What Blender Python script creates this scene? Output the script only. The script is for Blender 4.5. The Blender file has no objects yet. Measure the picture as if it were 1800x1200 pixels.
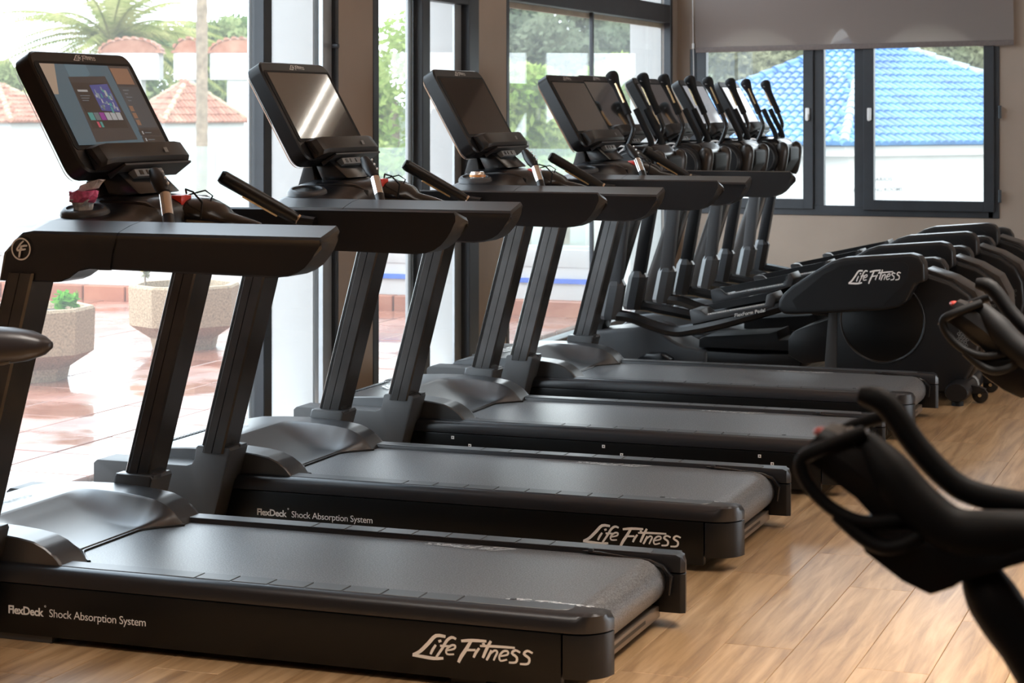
import bpy, bmesh, math, random
from mathutils import Vector, Matrix, noise as mnoise

random.seed(7)
S = bpy.context.scene
COL = S.collection

# ------------------------------------------------------------------ camera, world, lights, exposure
PSI = 0.3531
cam_d = bpy.data.cameras.new('camera'); cam = bpy.data.objects.new('camera', cam_d); COL.objects.link(cam)
cam.location = (0, 0, 1.475); cam.rotation_euler = (math.pi / 2, 0, PSI)
cam_d.sensor_width = 36; cam_d.lens = 3621.87 * 36 / 1800; cam_d.shift_y = -(600 - 193.07) / 1800
cam_d.clip_start = .05; cam_d.clip_end = 600
cam_d.dof.use_dof = True; cam_d.dof.focus_distance = 6.9; cam_d.dof.aperture_fstop = 8.8
S.camera = cam

W = bpy.data.worlds.new('sky'); S.world = W; W.use_nodes = True
wn = W.node_tree.nodes; wl = W.node_tree.links; wn.clear()
wo = wn.new('ShaderNodeOutputWorld'); wb = wn.new('ShaderNodeBackground')
tc = wn.new('ShaderNodeTexCoord'); nz = wn.new('ShaderNodeTexNoise'); rp = wn.new('ShaderNodeValToRGB')
nz.inputs['Scale'].default_value = 1.4; nz.inputs['Detail'].default_value = 5
rp.color_ramp.elements[0].position = .3; rp.color_ramp.elements[0].color = (.66, .82, 1, 1)
rp.color_ramp.elements[1].position = .65; rp.color_ramp.elements[1].color = (.93, .97, 1, 1)
wl.new(tc.outputs['Generated'], nz.inputs['Vector']); wl.new(nz.outputs['Fac'], rp.inputs['Fac'])
wl.new(rp.outputs['Color'], wb.inputs['Color']); wb.inputs['Strength'].default_value = 6.4
wl.new(wb.outputs[0], wo.inputs[0])

def area(name, loc, size, power, color, rot=(0, 0, 0), spread=None):
    l = bpy.data.lights.new(name, 'AREA'); l.shape = 'RECTANGLE'; l.size, l.size_y = size
    l.energy = power; l.color = color
    if spread: l.spread = math.radians(spread)
    o = bpy.data.objects.new(name, l); COL.objects.link(o); o.location = loc; o.rotation_euler = rot
    o.visible_camera = True
    return o
WARM = (1, .92, .84)  # the overhead area lights below are added fill, without fixtures
area('added_fill_light', (.55, 4.9, 3.46), (1.4, 3.0), 160, (1, .92, .83), spread=80)
area('added_fill_light', (1.7, 9.0, 3.46), (1.6, 3.2), 120, WARM, spread=110)
area('added_fill_light', (-1.0, 6.4, 3.46), (.5, 3.0), 20, WARM)
area('added_fill_light', (-2.6, 3.3, 3.46), (1.6, 1.0), 42, WARM, spread=60)
area('added_fill_light', (-1.4, 0.6, 3.46), (1.2, 1.6), 22, WARM)
VS = S.view_settings; VS.view_transform = 'Standard'; VS.look = 'None'; VS.exposure = 0.0; VS.gamma = 1
VS.use_curve_mapping = False
try:
    S.cycles.use_denoising = True; S.cycles.max_bounces = 8; S.cycles.transparent_max_bounces = 24
    S.cycles.sample_clamp_indirect = 6
    S.cycles.caustics_reflective = False; S.cycles.caustics_refractive = False
except Exception: pass

# ------------------------------------------------------------------ materials
MATS = {}
def mat(name, col, rough=.5, metal=0, spec=.5, var=0, vscale=40, bump=0, bscale=200, coat=0, ior=None, emis=None, estr=0, trans=0):
    if name in MATS: return MATS[name]
    m = bpy.data.materials.new(name); m.use_nodes = True; nt = m.node_tree; b = nt.nodes['Principled BSDF']
    b.inputs['Base Color'].default_value = (*col, 1); b.inputs['Roughness'].default_value = rough
    b.inputs['Metallic'].default_value = metal; b.inputs['Specular IOR Level'].default_value = spec
    if coat: b.inputs['Coat Weight'].default_value = coat; b.inputs['Coat Roughness'].default_value = .08
    if ior: b.inputs['IOR'].default_value = ior
    if emis: b.inputs['Emission Color'].default_value = (*emis, 1); b.inputs['Emission Strength'].default_value = estr
    tcn = nt.nodes.new('ShaderNodeTexCoord')
    if var:
        n = nt.nodes.new('ShaderNodeTexNoise'); n.inputs['Scale'].default_value = vscale; n.inputs['Detail'].default_value = 4
        r = nt.nodes.new('ShaderNodeValToRGB')
        r.color_ramp.elements[0].position = .3; r.color_ramp.elements[1].position = .7
        r.color_ramp.elements[0].color = (*[max(0, c * (1 - var)) for c in col], 1)
        r.color_ramp.elements[1].color = (*[min(1, c * (1 + var)) for c in col], 1)
        nt.links.new(tcn.outputs['Object'], n.inputs['Vector']); nt.links.new(n.outputs['Fac'], r.inputs['Fac'])
        nt.links.new(r.outputs['Color'], b.inputs['Base Color'])
    if bump:
        n2 = nt.nodes.new('ShaderNodeTexNoise'); n2.inputs['Scale'].default_value = bscale; n2.inputs['Detail'].default_value = 3
        bp = nt.nodes.new('ShaderNodeBump'); bp.inputs['Strength'].default_value = min(1, bump * 2); bp.inputs['Distance'].default_value = .06 / bscale
        nt.links.new(tcn.outputs['Object'], n2.inputs['Vector']); nt.links.new(n2.outputs['Fac'], bp.inputs['Height'])
        nt.links.new(bp.outputs['Normal'], b.inputs['Normal'])
    MATS[name] = m; return m

BLK = mat('black_plastic', (.007, .007, .008), .36, ior=1.45, bump=.15, bscale=900)
ARM = mat('arm_plastic', (.006, .006, .0075), .36, ior=1.6, bump=.12, bscale=1200)
GLOSS = mat('gloss_black', (.006, .006, .007), .22)
HOOD = mat('hood_plastic', (.022, .023, .026), .36, ior=2.0, bump=.2, bscale=1500, var=.25, vscale=3)
COVER = mat('cover_plastic', (.045, .044, .044), .45, ior=1.5, bump=.2, bscale=1500)
PANEL = mat('side_panel_black', (.004, .004, .004), .3, spec=.35)
RAIL = mat('rail_black', (.010, .010, .012), .33, ior=1.6, bump=.1, bscale=1500)
PAD = mat('rail_pad', (.022, .023, .026), .42, ior=2.0, bump=.3, bscale=1500)
STEEL = mat('upright_metal', (.060, .057, .055), .22, metal=.5, var=.25, vscale=6, bump=.1, bscale=700)
GROOVE = mat('groove_edge', (.16, .145, .13), .3, metal=.7, var=.1, vscale=20)
CHROME = mat('chrome', (.75, .75, .76), .16, metal=1, var=.03, vscale=30)
SILVER = mat('silver_print', (.80, .79, .78), .35, metal=.3, var=.05, vscale=60)
WHITEP = mat('white_print', (.93, .93, .92), .5, var=.03, vscale=60)
GREYP = mat('grey_plastic', (.05, .052, .056), .38, bump=.1, bscale=900)
MIDG = mat('mid_grey_plastic', (.22, .23, .235), .42, bump=.1, bscale=900)
RUBBER = mat('soft_rubber', (.006, .006, .0065), .6, spec=.25, bump=.25, bscale=900)
RED = mat('red_plastic', (.75, .045, .02), .35, var=.08, vscale=40)
BRASS = mat('bronze_shroud', (.045, .038, .034), .3, metal=.3, var=.1, vscale=5)
TUBE = mat('black_tube', (.012, .012, .013), .25, bump=.05, bscale=500)

def glassmat(name, col, f0=1.25, tint=.0, rough=0.0):
    m = bpy.data.materials.new(name); m.use_nodes = True; nt = m.node_tree; nt.nodes.clear()
    out = nt.nodes.new('ShaderNodeOutputMaterial'); mix = nt.nodes.new('ShaderNodeMixShader')
    tr = nt.nodes.new('ShaderNodeBsdfTransparent'); gl = nt.nodes.new('ShaderNodeBsdfGlossy'); lw_ = nt.nodes.new('ShaderNodeLayerWeight'); lw_.inputs['Blend'].default_value = .5; pw2 = nt.nodes.new('ShaderNodeMath'); pw2.operation = 'POWER'; pw2.inputs[1].default_value = 5; fr = nt.nodes.new('ShaderNodeMapRange'); fr.inputs[3].default_value = .03; fr.inputs[4].default_value = .55; nt.links.new(lw_.outputs['Facing'], pw2.inputs[0]); nt.links.new(pw2.outputs[0], fr.inputs[0])
    tr.inputs['Color'].default_value = (*col, 1); gl.inputs['Roughness'].default_value = rough
    nt.links.new(fr.outputs[0], mix.inputs[0]); nt.links.new(tr.outputs[0], mix.inputs[1]); nt.links.new(gl.outputs[0], mix.inputs[2])
    if tint:
        df = nt.nodes.new('ShaderNodeBsdfTranslucent'); df.inputs['Color'].default_value = (.95, 1, .98, 1)
        m2 = nt.nodes.new('ShaderNodeMixShader'); m2.inputs[0].default_value = tint
        nt.links.new(mix.outputs[0], m2.inputs[1]); nt.links.new(df.outputs[0], m2.inputs[2]); nt.links.new(m2.outputs[0], out.inputs[0])
    else: nt.links.new(mix.outputs[0], out.inputs[0])
    MATS[name] = m; return m
GLASS = glassmat('window_glass', (.97, .985, .98), tint=.035)  # translucent share adds the whitish haze of glare and dusty film
FENCE_GLASS = glassmat('balustrade_glass', (.9, .96, .94), 1.3, .05)

# screen glass: mirror-like black glass
SCREEN = mat('screen_glass', (.004, .004, .004), .04, ior=2.2, coat=1, var=.02, vscale=5)
WHITESCREEN = mat('emissive_white_screen', (.02, .02, .02), .15, emis=(.93, .96, 1), estr=.95)  # brightness put in as even white emission
GREYSCREEN = mat('emissive_grey_screen', (.02, .02, .02), .12, emis=(.8, .82, .88), estr=.38)  # brightness put in as weaker grey emission

def beltmat():
    m = bpy.data.materials.new('belt_rubber'); m.use_nodes = True; nt = m.node_tree; b = nt.nodes['Principled BSDF']
    tcn = nt.nodes.new('ShaderNodeTexCoord'); n = nt.nodes.new('ShaderNodeTexNoise'); n.inputs['Scale'].default_value = 230; n.inputs['Detail'].default_value = 3
    r = nt.nodes.new('ShaderNodeValToRGB'); r.color_ramp.elements[0].position = .38; r.color_ramp.elements[1].position = .68
    r.color_ramp.elements[0].color = (.010, .010, .011, 1); r.color_ramp.elements[1].color = (.17, .173, .18, 1)
    b.inputs['Roughness'].default_value = .40; b.inputs['IOR'].default_value = 2.3
    bp = nt.nodes.new('ShaderNodeBump'); bp.inputs['Strength'].default_value = .3; bp.inputs['Distance'].default_value = .0004
    nt.links.new(tcn.outputs['Object'], n.inputs['Vector']); nt.links.new(n.outputs['Fac'], r.inputs['Fac']); nt.links.new(r.outputs['Color'], b.inputs['Base Color'])
    nt.links.new(n.outputs['Fac'], bp.inputs['Height']); nt.links.new(bp.outputs['Normal'], b.inputs['Normal']); return m
BELT = beltmat()

def plankmat():
    m = bpy.data.materials.new('oak_plank'); m.use_nodes = True; nt = m.node_tree; b = nt.nodes['Principled BSDF']; N = nt.nodes.new; L = nt.links.new
    tcn = N('ShaderNodeTexCoord'); oi = N('ShaderNodeObjectInfo'); mp = N('ShaderNodeMapping'); mp.inputs['Scale'].default_value = (16, 1.1, 4)
    va = N('ShaderNodeVectorMath'); va.operation = 'ADD'; cb = N('ShaderNodeCombineXYZ'); ml = N('ShaderNodeMath'); ml.operation = 'MULTIPLY'; ml.inputs[1].default_value = 37
    L(oi.outputs['Random'], ml.inputs[0]); L(ml.outputs[0], cb.inputs[0]); L(ml.outputs[0], cb.inputs[1])
    L(tcn.outputs['Object'], va.inputs[0]); L(cb.outputs[0], va.inputs[1]); L(va.outputs[0], mp.inputs['Vector'])
    n = N('ShaderNodeTexNoise'); n.inputs['Scale'].default_value = 1.6; n.inputs['Detail'].default_value = 7; n.inputs['Roughness'].default_value = .62; n.inputs['Distortion'].default_value = .5
    L(mp.outputs[0], n.inputs['Vector'])
    r = N('ShaderNodeValToRGB'); e = r.color_ramp.elements
    e[0].position = .28; e[0].color = (.20, .108, .045, 1); e[1].position = .75; e[1].color = (.54, .355, .195, 1)
    x = e.new(.45); x.color = (.34, .20, .092, 1); x2 = e.new(.58); x2.color = (.45, .28, .14, 1)
    L(n.outputs['Fac'], r.inputs['Fac'])
    hs = N('ShaderNodeHueSaturation'); mr = N('ShaderNodeMapRange'); mr.inputs[3].default_value = .93; mr.inputs[4].default_value = 1.08
    L(oi.outputs['Random'], mr.inputs[0]); L(mr.outputs[0], hs.inputs['Value']); L(r.outputs['Color'], hs.inputs['Color']); L(hs.outputs['Color'], b.inputs['Base Color'])
    b.inputs['Roughness'].default_value = .42; b.inputs['Specular IOR Level'].default_value = .6; b.inputs['Coat Weight'].default_value = .8; b.inputs['Coat Roughness'].default_value = .27; b.inputs['Coat IOR'].default_value = 1.7
    bp = N('ShaderNodeBump'); bp.inputs['Strength'].default_value = .12; bp.inputs['Distance'].default_value = .001; L(n.outputs['Fac'], bp.inputs['Height']); L(bp.outputs['Normal'], b.inputs['Normal'])
    return m
PLANK = plankmat()

def tilemat(name, c0, c1, rough, wet=False, scale=5):
    m = bpy.data.materials.new(name); m.use_nodes = True; nt = m.node_tree; b = nt.nodes['Principled BSDF']; N = nt.nodes.new; L = nt.links.new
    tcn = N('ShaderNodeTexCoord'); oi = N('ShaderNodeObjectInfo'); geo = N('ShaderNodeNewGeometry'); n = N('ShaderNodeTexNoise'); n.inputs['Scale'].default_value = scale; n.inputs['Detail'].default_value = 5
    L(geo.outputs['Position'], n.inputs['Vector']); r = N('ShaderNodeValToRGB'); r.color_ramp.elements[0].position = .32; r.color_ramp.elements[1].position = .68
    r.color_ramp.elements[0].color = (*c0, 1); r.color_ramp.elements[1].color = (*c1, 1); L(n.outputs['Fac'], r.inputs['Fac'])
    hs = N('ShaderNodeHueSaturation'); mr = N('ShaderNodeMapRange'); mr.inputs[3].default_value = .85; mr.inputs[4].default_value = 1.15
    L(oi.outputs['Random'], mr.inputs[0]); L(mr.outputs[0], hs.inputs['Value']); L(r.outputs['Color'], hs.inputs['Color']); L(hs.outputs['Color'], b.inputs['Base Color'])
    b.inputs['Roughness'].default_value = rough
    if wet:
        n2 = N('ShaderNodeTexNoise'); n2.inputs['Scale'].default_value = 1.7; n2.inputs['Detail'].default_value = 4; L(geo.outputs['Position'], n2.inputs['Vector'])
        r2 = N('ShaderNodeValToRGB'); r2.color_ramp.elements[0].position = .42; r2.color_ramp.elements[1].position = .62; r2.color_ramp.elements[0].color = (.1, .1, .1, 1); r2.color_ramp.elements[1].color = (.5, .5, .5, 1)
        L(n2.outputs['Fac'], r2.inputs['Fac']); L(r2.outputs['Color'], b.inputs['Roughness']); b.inputs['Specular IOR Level'].default_value = .6
    return m
TERRACE = tilemat('wet_red_tile', (0.224, 0.0673, 0.0365), (0.315, 0.129, 0.0813), .2, True)
BRICK = tilemat('orange_brick', (0.258, 0.0673, 0.0252), (0.326, 0.112, 0.0505), .5)
TERRA = tilemat('terracotta_roof', (0.224, 0.0673, 0.0309), (0.348, 0.168, 0.106), .7, scale=2.2)
BLUET = tilemat('blue_roof', (0.0112, 0.0729, 0.235), (0.0449, 0.174, 0.337), .4, scale=1.2)
WHITEW = mat('white_render', (0.482, 0.469, 0.447), .85, var=.05, vscale=1.5, bump=.2, bscale=60)
WALLP = mat('beige_wall_paint', (.36, .285, .23), .8, var=.04, vscale=3, bump=.15, bscale=300)
CEILP = mat('ceiling_paint', (.72, .60, .48), .85, var=.03, vscale=2)
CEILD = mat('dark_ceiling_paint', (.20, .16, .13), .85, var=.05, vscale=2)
FRAME = mat('anthracite_frame', (.030, .034, .040), .42, var=.1, vscale=10, bump=.05, bscale=800)
FRAMEL = mat('aluminium_track', (.45, .47, .48), .4, metal=.6, var=.05, vscale=10)
HANDLE = mat('white_handle', (.8, .8, .8), .4, var=.02, vscale=10)
STONE = mat('pebble_concrete', (.37, .265, .165), .9, var=.35, vscale=90, bump=.5, bscale=120)
SOIL = mat('soil', (.06, .04, .03), .9, var=.4, vscale=60)

# ------------------------------------------------------------------ mesh helpers
class MB:
    def __init__(s): s.v = []; s.f = []
    def add(s, vs, fs):
        o = len(s.v); s.v += [tuple(p) for p in vs]; s.f += [tuple(i + o for i in f) for f in fs]; return s
    def box(s, x0, x1, y0, y1, z0, z1):
        return s.add([(x, y, z) for z in (z0, z1) for y in (y0, y1) for x in (x0, x1)],
                     [(0, 2, 3, 1), (4, 5, 7, 6), (0, 1, 5, 4), (2, 6, 7, 3), (0, 4, 6, 2), (1, 3, 7, 5)])
    def prism(s, prof, a, b, axis='y'):
        """profile extruded along axis: y -> prof in (x,z); z -> prof in (x,y); x -> prof in (y,z)"""
        def P(p, t): return (p[0], t, p[1]) if axis == 'y' else (p[0], p[1], t) if axis == 'z' else (t, p[0], p[1])
        n = len(prof)
        return s.add([P(p, a) for p in prof] + [P(p, b) for p in prof],
                     [tuple(range(n)), tuple(range(2 * n - 1, n - 1, -1))] + [(i, i + n, (i + 1) % n + n, (i + 1) % n) for i in range(n)])
    def loft(s, rings, cap=True, closed=True):
        n = len(rings[0]); vs = [p for r in rings for p in r]; fs = []
        for k in range(len(rings) - 1):
            for i in range(n if closed else n - 1):
                j = (i + 1) % n; fs.append((k * n + i, k * n + j, (k + 1) * n + j, (k + 1) * n + i))
        if cap: fs += [tuple(range(n - 1, -1, -1)), tuple(range((len(rings) - 1) * n, len(rings) * n))]
        return s.add(vs, fs)
    def tube(s, path, r, n=10, cap=True, flat=1.0):
        P = [Vector(p) for p in path]; R = r if isinstance(r, (list, tuple)) else [r] * len(P); rings = []; up = None
        for i, p in enumerate(P):
            t = (P[min(i + 1, len(P) - 1)] - P[max(i - 1, 0)]).normalized()
            if up is None: up = Vector((0, 0, 1)) if abs(t.z) < .9 else Vector((0, 1, 0))
            a = t.cross(up).normalized(); b = a.cross(t).normalized(); up = b
            rings.append([p + a * (R[i] * math.cos(2 * math.pi * k / n)) + b * (R[i] * flat * math.sin(2 * math.pi * k / n)) for k in range(n)])
        return s.loft(rings, cap)
    def cyl(s, c, r, h, axis='z', n=20, r2=None):
        r2 = r if r2 is None else r2
        def P(a, rr, t):
            x, y = rr * math.cos(a), rr * math.sin(a)
            q = (x, y, t) if axis == 'z' else (x, t, y) if axis == 'y' else (t, x, y)
            return (c[0] + q[0], c[1] + q[1], c[2] + q[2])
        A = [2 * math.pi * k / n for k in range(n)]
        return s.loft([[P(a, r, -h / 2) for a in A], [P(a, r2, h / 2) for a in A]])
    def lathe(s, prof, c, n=24, axis='z'):
        rings = []
        for rr, t in prof:
            ring = []
            for k in range(n):
                a = 2 * math.pi * k / n; x, y = rr * math.cos(a), rr * math.sin(a)
                q = (x, y, t) if axis == 'z' else (x, t, y)
                ring.append((c[0] + q[0], c[1] + q[1], c[2] + q[2]))
            rings.append(ring)
        return s.loft(rings, False)
    def ball(s, c, r, n=12, m=8, sc=(1, 1, 1), R=None):
        rings = []
        for j in range(m + 1):
            t = math.pi * j / m; rr = max(.0001, math.sin(t)); ring = []
            for k in range(n):
                a = 2 * math.pi * k / n; p = Vector((rr * math.cos(a) * r * sc[0], rr * math.sin(a) * r * sc[1], math.cos(t) * r * sc[2]))
                if R is not None: p = R @ p
                ring.append(p + Vector(c))
            rings.append(ring)
        return s.loft(rings)
    def xf(s, M): s.v = [tuple(M @ Vector(p)) for p in s.v]; return s
    def mesh(s, name, bevel=0, seg=2, ang=35, smooth=True, weld=False):
        me = bpy.data.meshes.new(name); me.from_pydata(s.v, [], s.f)
        bm = bmesh.new(); bm.from_mesh(me)
        if weld: bmesh.ops.remove_doubles(bm, verts=bm.verts, dist=1e-5)
        bmesh.ops.recalc_face_normals(bm, faces=bm.faces)
        if bevel:
            es = [e for e in bm.edges if len(e.link_faces) == 2 and e.calc_face_angle(0) > math.radians(28)]
            bmesh.ops.bevel(bm, geom=es, offset=bevel, offset_type='OFFSET', segments=seg, profile=.6, affect='EDGES', clamp_overlap=True)
        bm.to_mesh(me); bm.free()
        if smooth:
            me.polygons.foreach_set('use_smooth', [True] * len(me.polygons)); me.set_sharp_from_angle(angle=math.radians(ang))
        me.update(); return me
    def build(s, name, m, parent=None, bevel=0, seg=2, ang=35, smooth=True, weld=False, label=None):
        me = s.mesh(name, bevel, seg, ang, smooth, weld); me.materials.append(m)
        return link(name, me, parent, label)

def link(name, me, parent=None, label=None):
    o = bpy.data.objects.new(name, me); COL.objects.link(o)
    if parent is not None: o.parent = parent
    if label: o['label'] = label
    return o
def thing(name, label, cat, loc=(0, 0, 0), rz=0, group=None):
    o = bpy.data.objects.new(name, None); COL.objects.link(o); o.location = loc; o.rotation_euler = (0, 0, rz)
    o['label'] = label; o['category'] = cat
    if group: o['group'] = group
    o.empty_display_size = .1
    return o
def tag(o, label, cat, group=None, kind=None):
    o['label'] = label; o['category'] = cat
    if group: o['group'] = group
    if kind: o['kind'] = kind
    return o
def struct(o): o['kind'] = 'structure'; return o
def kids(o): return [c for c in bpy.data.objects if c.parent == o]
def copy_tree(o, parent=None):
    c = o.copy(); COL.objects.link(c); c.parent = parent
    for ch in kids(o): copy_tree(ch, c)
    return c

def text_mesh(txt, size, bold=0, shear=0, space=1.0):
    cu = bpy.data.curves.new('txt', 'FONT'); cu.body = txt; cu.size = size; cu.offset = bold; cu.shear = shear; cu.resolution_u = 3; cu.space_character = space
    o = bpy.data.objects.new('txt', cu); COL.objects.link(o)
    dg = bpy.context.evaluated_depsgraph_get(); dg.update()
    me = bpy.data.meshes.new_from_object(o.evaluated_get(dg)); bpy.data.objects.remove(o); bpy.data.curves.remove(cu)
    return me
def text_size(me):
    xs = [v.co.x for v in me.vertices]; ys = [v.co.y for v in me.vertices]; return min(xs), max(xs), min(ys), max(ys)
def place2d(me, origin, ex, ey, off=.0008):
    """map mesh xy to origin + x*ex + y*ey, lifted along ex x ey"""
    ex, ey, og = Vector(ex), Vector(ey), Vector(origin); n = ex.cross(ey).normalized() * off
    me = me.copy()
    un = ex.cross(ey).normalized() * ex.length
    for v in me.vertices: v.co = og + ex * v.co.x + ey * v.co.y + n + un * v.co.z
    me.update(); return me

# brush-script wordmark, unit: width about 5.6, x-height about .45
LOGO = [
 ([(1.55,.98),(1.1,.98),(.75,.62),(.35,.22),(.02,.04)], .10), ([(.0,.03),(.5,.0),(1.0,-.03),(1.45,.02)], .09),
 ([(1.1,.58),(.95,.35),(.85,.14)], .075), ([(1.22,.74),(1.36,.79)], .075),
 ([(2.05,.92),(1.85,.98),(1.62,.82),(1.4,.45),(1.12,.04)], .08), ([(1.3,.56),(1.8,.58)], .065),
 ([(1.62,.38),(1.95,.48),(2.0,.62),(1.82,.62),(1.6,.42),(1.62,.22),(1.95,.24)], .06),
 ([(2.75,.92),(2.5,.5),(2.3,.2),(2.15,-.1)], .10), ([(2.28,.86),(2.8,.93),(3.45,.95)], .085), ([(2.45,.48),(2.95,.52)], .07),
 ([(3.12,.62),(2.95,.38),(2.86,.18)], .075), ([(3.26,.80),(3.38,.84)], .07),
 ([(3.65,.98),(3.45,.6),(3.28,.2)], .085), ([(3.15,.72),(3.8,.76),(4.75,.78)], .07),
 ([(3.68,.58),(3.55,.3),(3.45,.12)], .07), ([(3.55,.35),(3.82,.58),(3.95,.52),(3.85,.3),(3.78,.14)], .06),
 ([(4.1,.36),(4.42,.46),(4.42,.6),(4.22,.58),(4.05,.36),(4.1,.16),(4.4,.24)], .06),
 ([(5.0,.60),(4.78,.68),(4.62,.54),(4.84,.38),(4.80,.16),(4.48,.12)], .07),
 ([(5.56,.62),(5.32,.70),(5.16,.55),(5.40,.38),(5.34,.14),(4.98,.10)], .07)]
EMBLEM = [([(.28,.72),(-.05,.45),(-.38,.02),(-.42,-.12)], .10), ([(-.42,-.12),(-.05,-.1),(.1,.1)], .12), ([(.06,.3),(-.05,0),(-.14,-.45),(-.2,-.75)], .13),
          ([(.02,.22),(.38,.3),(.66,.3)], .11), ([(-.02,-.08),(.26,-.04),(.5,.0)], .10)]
def ribbons(strokes, sub=True):
    mb = MB()
    for si, (pts, w) in enumerate(strokes):
        P = [Vector((x, y, .003 * (si % 6))) for x, y in pts]; w = w * .84
        if sub and len(P) > 2:
            Q = []
            for i in range(len(P) - 1):
                p0, p1, p2, p3 = P[max(i - 1, 0)], P[i], P[i + 1], P[min(i + 2, len(P) - 1)]
                for k in range(3):
                    t = k / 3; Q.append(.5 * (2 * p1 + (p2 - p0) * t + (2 * p0 - 5 * p1 + 4 * p2 - p3) * t * t + (3 * p1 - p0 - 3 * p2 + p3) * t ** 3))
            Q.append(P[-1]); P = Q
        L, R = [], []; n = len(P)
        for i, p in enumerate(P):
            t = (P[min(i + 1, n - 1)] - P[max(i - 1, 0)]).normalized(); nn = Vector((-t.y, t.x, 0))
            tp = w * (.72 + .28 * math.sin(math.pi * min(1, max(0, (i + .6) / n)))) 
            L.append(p + nn * tp); R.append(p - nn * tp)
        mb.add(L + R, [(i, i + 1, n + i + 1, n + i) for i in range(n - 1)])
    return mb.mesh('mark', smooth=False)
LOGO_ME = ribbons(LOGO); EMB_ME = ribbons([(p, w * 1.0) for p, w in EMBLEM])
def ringmesh(r0, r1, n=32):
    mb = MB(); A = [2 * math.pi * k / n for k in range(n)]
    mb.add([(r0 * math.cos(a), r0 * math.sin(a), 0) for a in A] + [(r1 * math.cos(a), r1 * math.sin(a), 0) for a in A], [(i, (i + 1) % n, n + (i + 1) % n, n + i) for i in range(n)])
    return mb.mesh('ring', smooth=False)
RING_ME = ringmesh(.86, 1.0)
def decal(name, me, m, parent, origin, ex, ey, off=.0008, label=None):
    q = place2d(me, origin, ex, ey, off); q.materials.clear(); q.materials.append(m)
    return link(name, q, parent, label)
def join_meshes(ms):
    mb = MB()
    for me in ms: mb.add([v.co for v in me.vertices], [tuple(p.vertices) for p in me.polygons])
    return mb.mesh('joined', smooth=False)

# ------------------------------------------------------------------ room shell
XW, XO, YF = -4.2, -4.5, 15.0          # window wall inner / outer face, far wall
floor = struct(MB().box(-4.2, 4.6, -3, 15.0, -.12, -.006).build('floor', mat('floor_screed', (.12, .075, .04), .6, var=.2, vscale=4), smooth=False))
pw, pl = .194, 1.24
pm = MB().box(.0006, pw - .0006, .0006, pl - .0006, -.01, 0).mesh('plank', bevel=.0012, seg=1, smooth=False); pm.materials.append(PLANK)
known = {-1.226: 6.345 - 5 * pl, -1.032: 5.43 - 5 * pl, -.838: 6.033 - 5 * pl}
i0 = round((-4.19 + 1.226) / pw)
plank_stuff = []
for i in range(-15, 13):
    x = -1.226 + pw * i
    if x < -4.2 - .001 or x > .95: continue
    y = known.get(round(x, 3), random.random() * pl - .8)
    while y < 3.4 - pl: y += pl
    while y < 14.99 - .3:
        if y + pl <= 15.0:
            vis = y + pl > 3.4
            if vis:
                o = link('plank', pm, floor); o.location = (x, y, 0)
        y += pl
# walls
def wallbox(name, *b, m=WALLP): return struct(MB().box(*b).build(name, m, smooth=False))
lw = MB()
for y0, y1 in ((-3, 5.3), (8.98, 9.39), (10.84, 11.31), (14.83, 15.0)): lw.box(XO + .015, XW, y0, y1, 0, 3.5)  # unseen nearest stretch kept solid to darken the machines' near faces
lw.box(XO + .015, XW, -3, 15.2, 3.5, 3.9)
wall_left = struct(lw.build('wall_left', WALLP, smooth=False))
# white rendered outer skin with the deep reveals
ow = MB()
for y0, y1 in ((-3, 5.3), (8.86, 9.40), (10.66, 11.31), (14.83, 15.15)): ow.box(XO - .02, XO + .012, y0, y1, -.1, 3.5)
for yy in (8.862, 10.665, 14.815): ow.box(XO, XW - .075, yy, yy + .02, 0, 3.5)
reveal = ow.build('reveal', WHITEW, wall_left, smooth=False, label='white rendered outer face and reveal')
fw = MB(); 
for x0, x1, z0, z1 in ((-4.5, -4.10, 0, 3.9), (-1.82, 4.6, 0, 3.9), (-4.10, -1.82, 0, .70), (-4.10, -1.82, 2.16, 3.9)): fw.box(x0, x1, YF, YF + .22, z0, z1)
def archz(x):
    for c, h, k in ((-3.60, .34, .135), (-2.98, .12, .15), (-2.32, .34, .15)):
        t = (x - c) / h
        if abs(t) < 1: return 1.93 + k * (1 - t * t)
    return 1.93
N = 90
for k in range(N):
    xa, xb = -4.10 + 2.28 * k / N, -4.10 + 2.28 * (k + 1) / N; za, zb = archz(xa), archz(xb)
    fw.add([(xa, YF - .02, za), (xb, YF - .02, zb), (xb, YF - .02, 2.16), (xa, YF - .02, 2.16), (xa, YF + .22, za), (xb, YF + .22, zb), (xb, YF + .22, 2.16), (xa, YF + .22, 2.16)],
           [(0, 1, 2, 3), (5, 4, 7, 6), (0, 4, 5, 1), (3, 2, 6, 7)])
wall_far = struct(fw.build('wall_far', WALLP, smooth=False))
rw = MB()
for y0, y1, z0, z1 in ((-3, 8.0, 0, 3.9), (12.5, 15.2, 0, 3.9), (8.0, 12.5, 0, .35), (8.0, 12.5, 2.2, 3.9), (10.1, 10.3, .35, 2.2)): rw.box(4.6, 4.8, y0, y1, z0, z1)  # unseen openings put in to let daylight in from the right
wall_right = struct(rw.build('wall_right', WALLP, smooth=False))
wallbox('wall_back', -4.5, 4.8, -3.2, -3, 0, 3.9)
cl = MB().box(-4.2, 4.6, -3, 12.05, 3.5, 3.58).box(-4.2, 4.6, 12.05, 12.15, 3.5, 3.82)
ceiling = struct(cl.build('ceiling', CEILP, smooth=False))
MB().box(-4.2, 4.6, 12.15, 15, 3.8, 3.88).build('recess', CEILD, ceiling, smooth=False, label='darker raised ceiling recess')
bb = MB().box(-4.1, 4.6, YF - .012, YF, 0, .07); struct(bb.build('baseboard_far', WALLP, bevel=.003, smooth=False))

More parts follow.
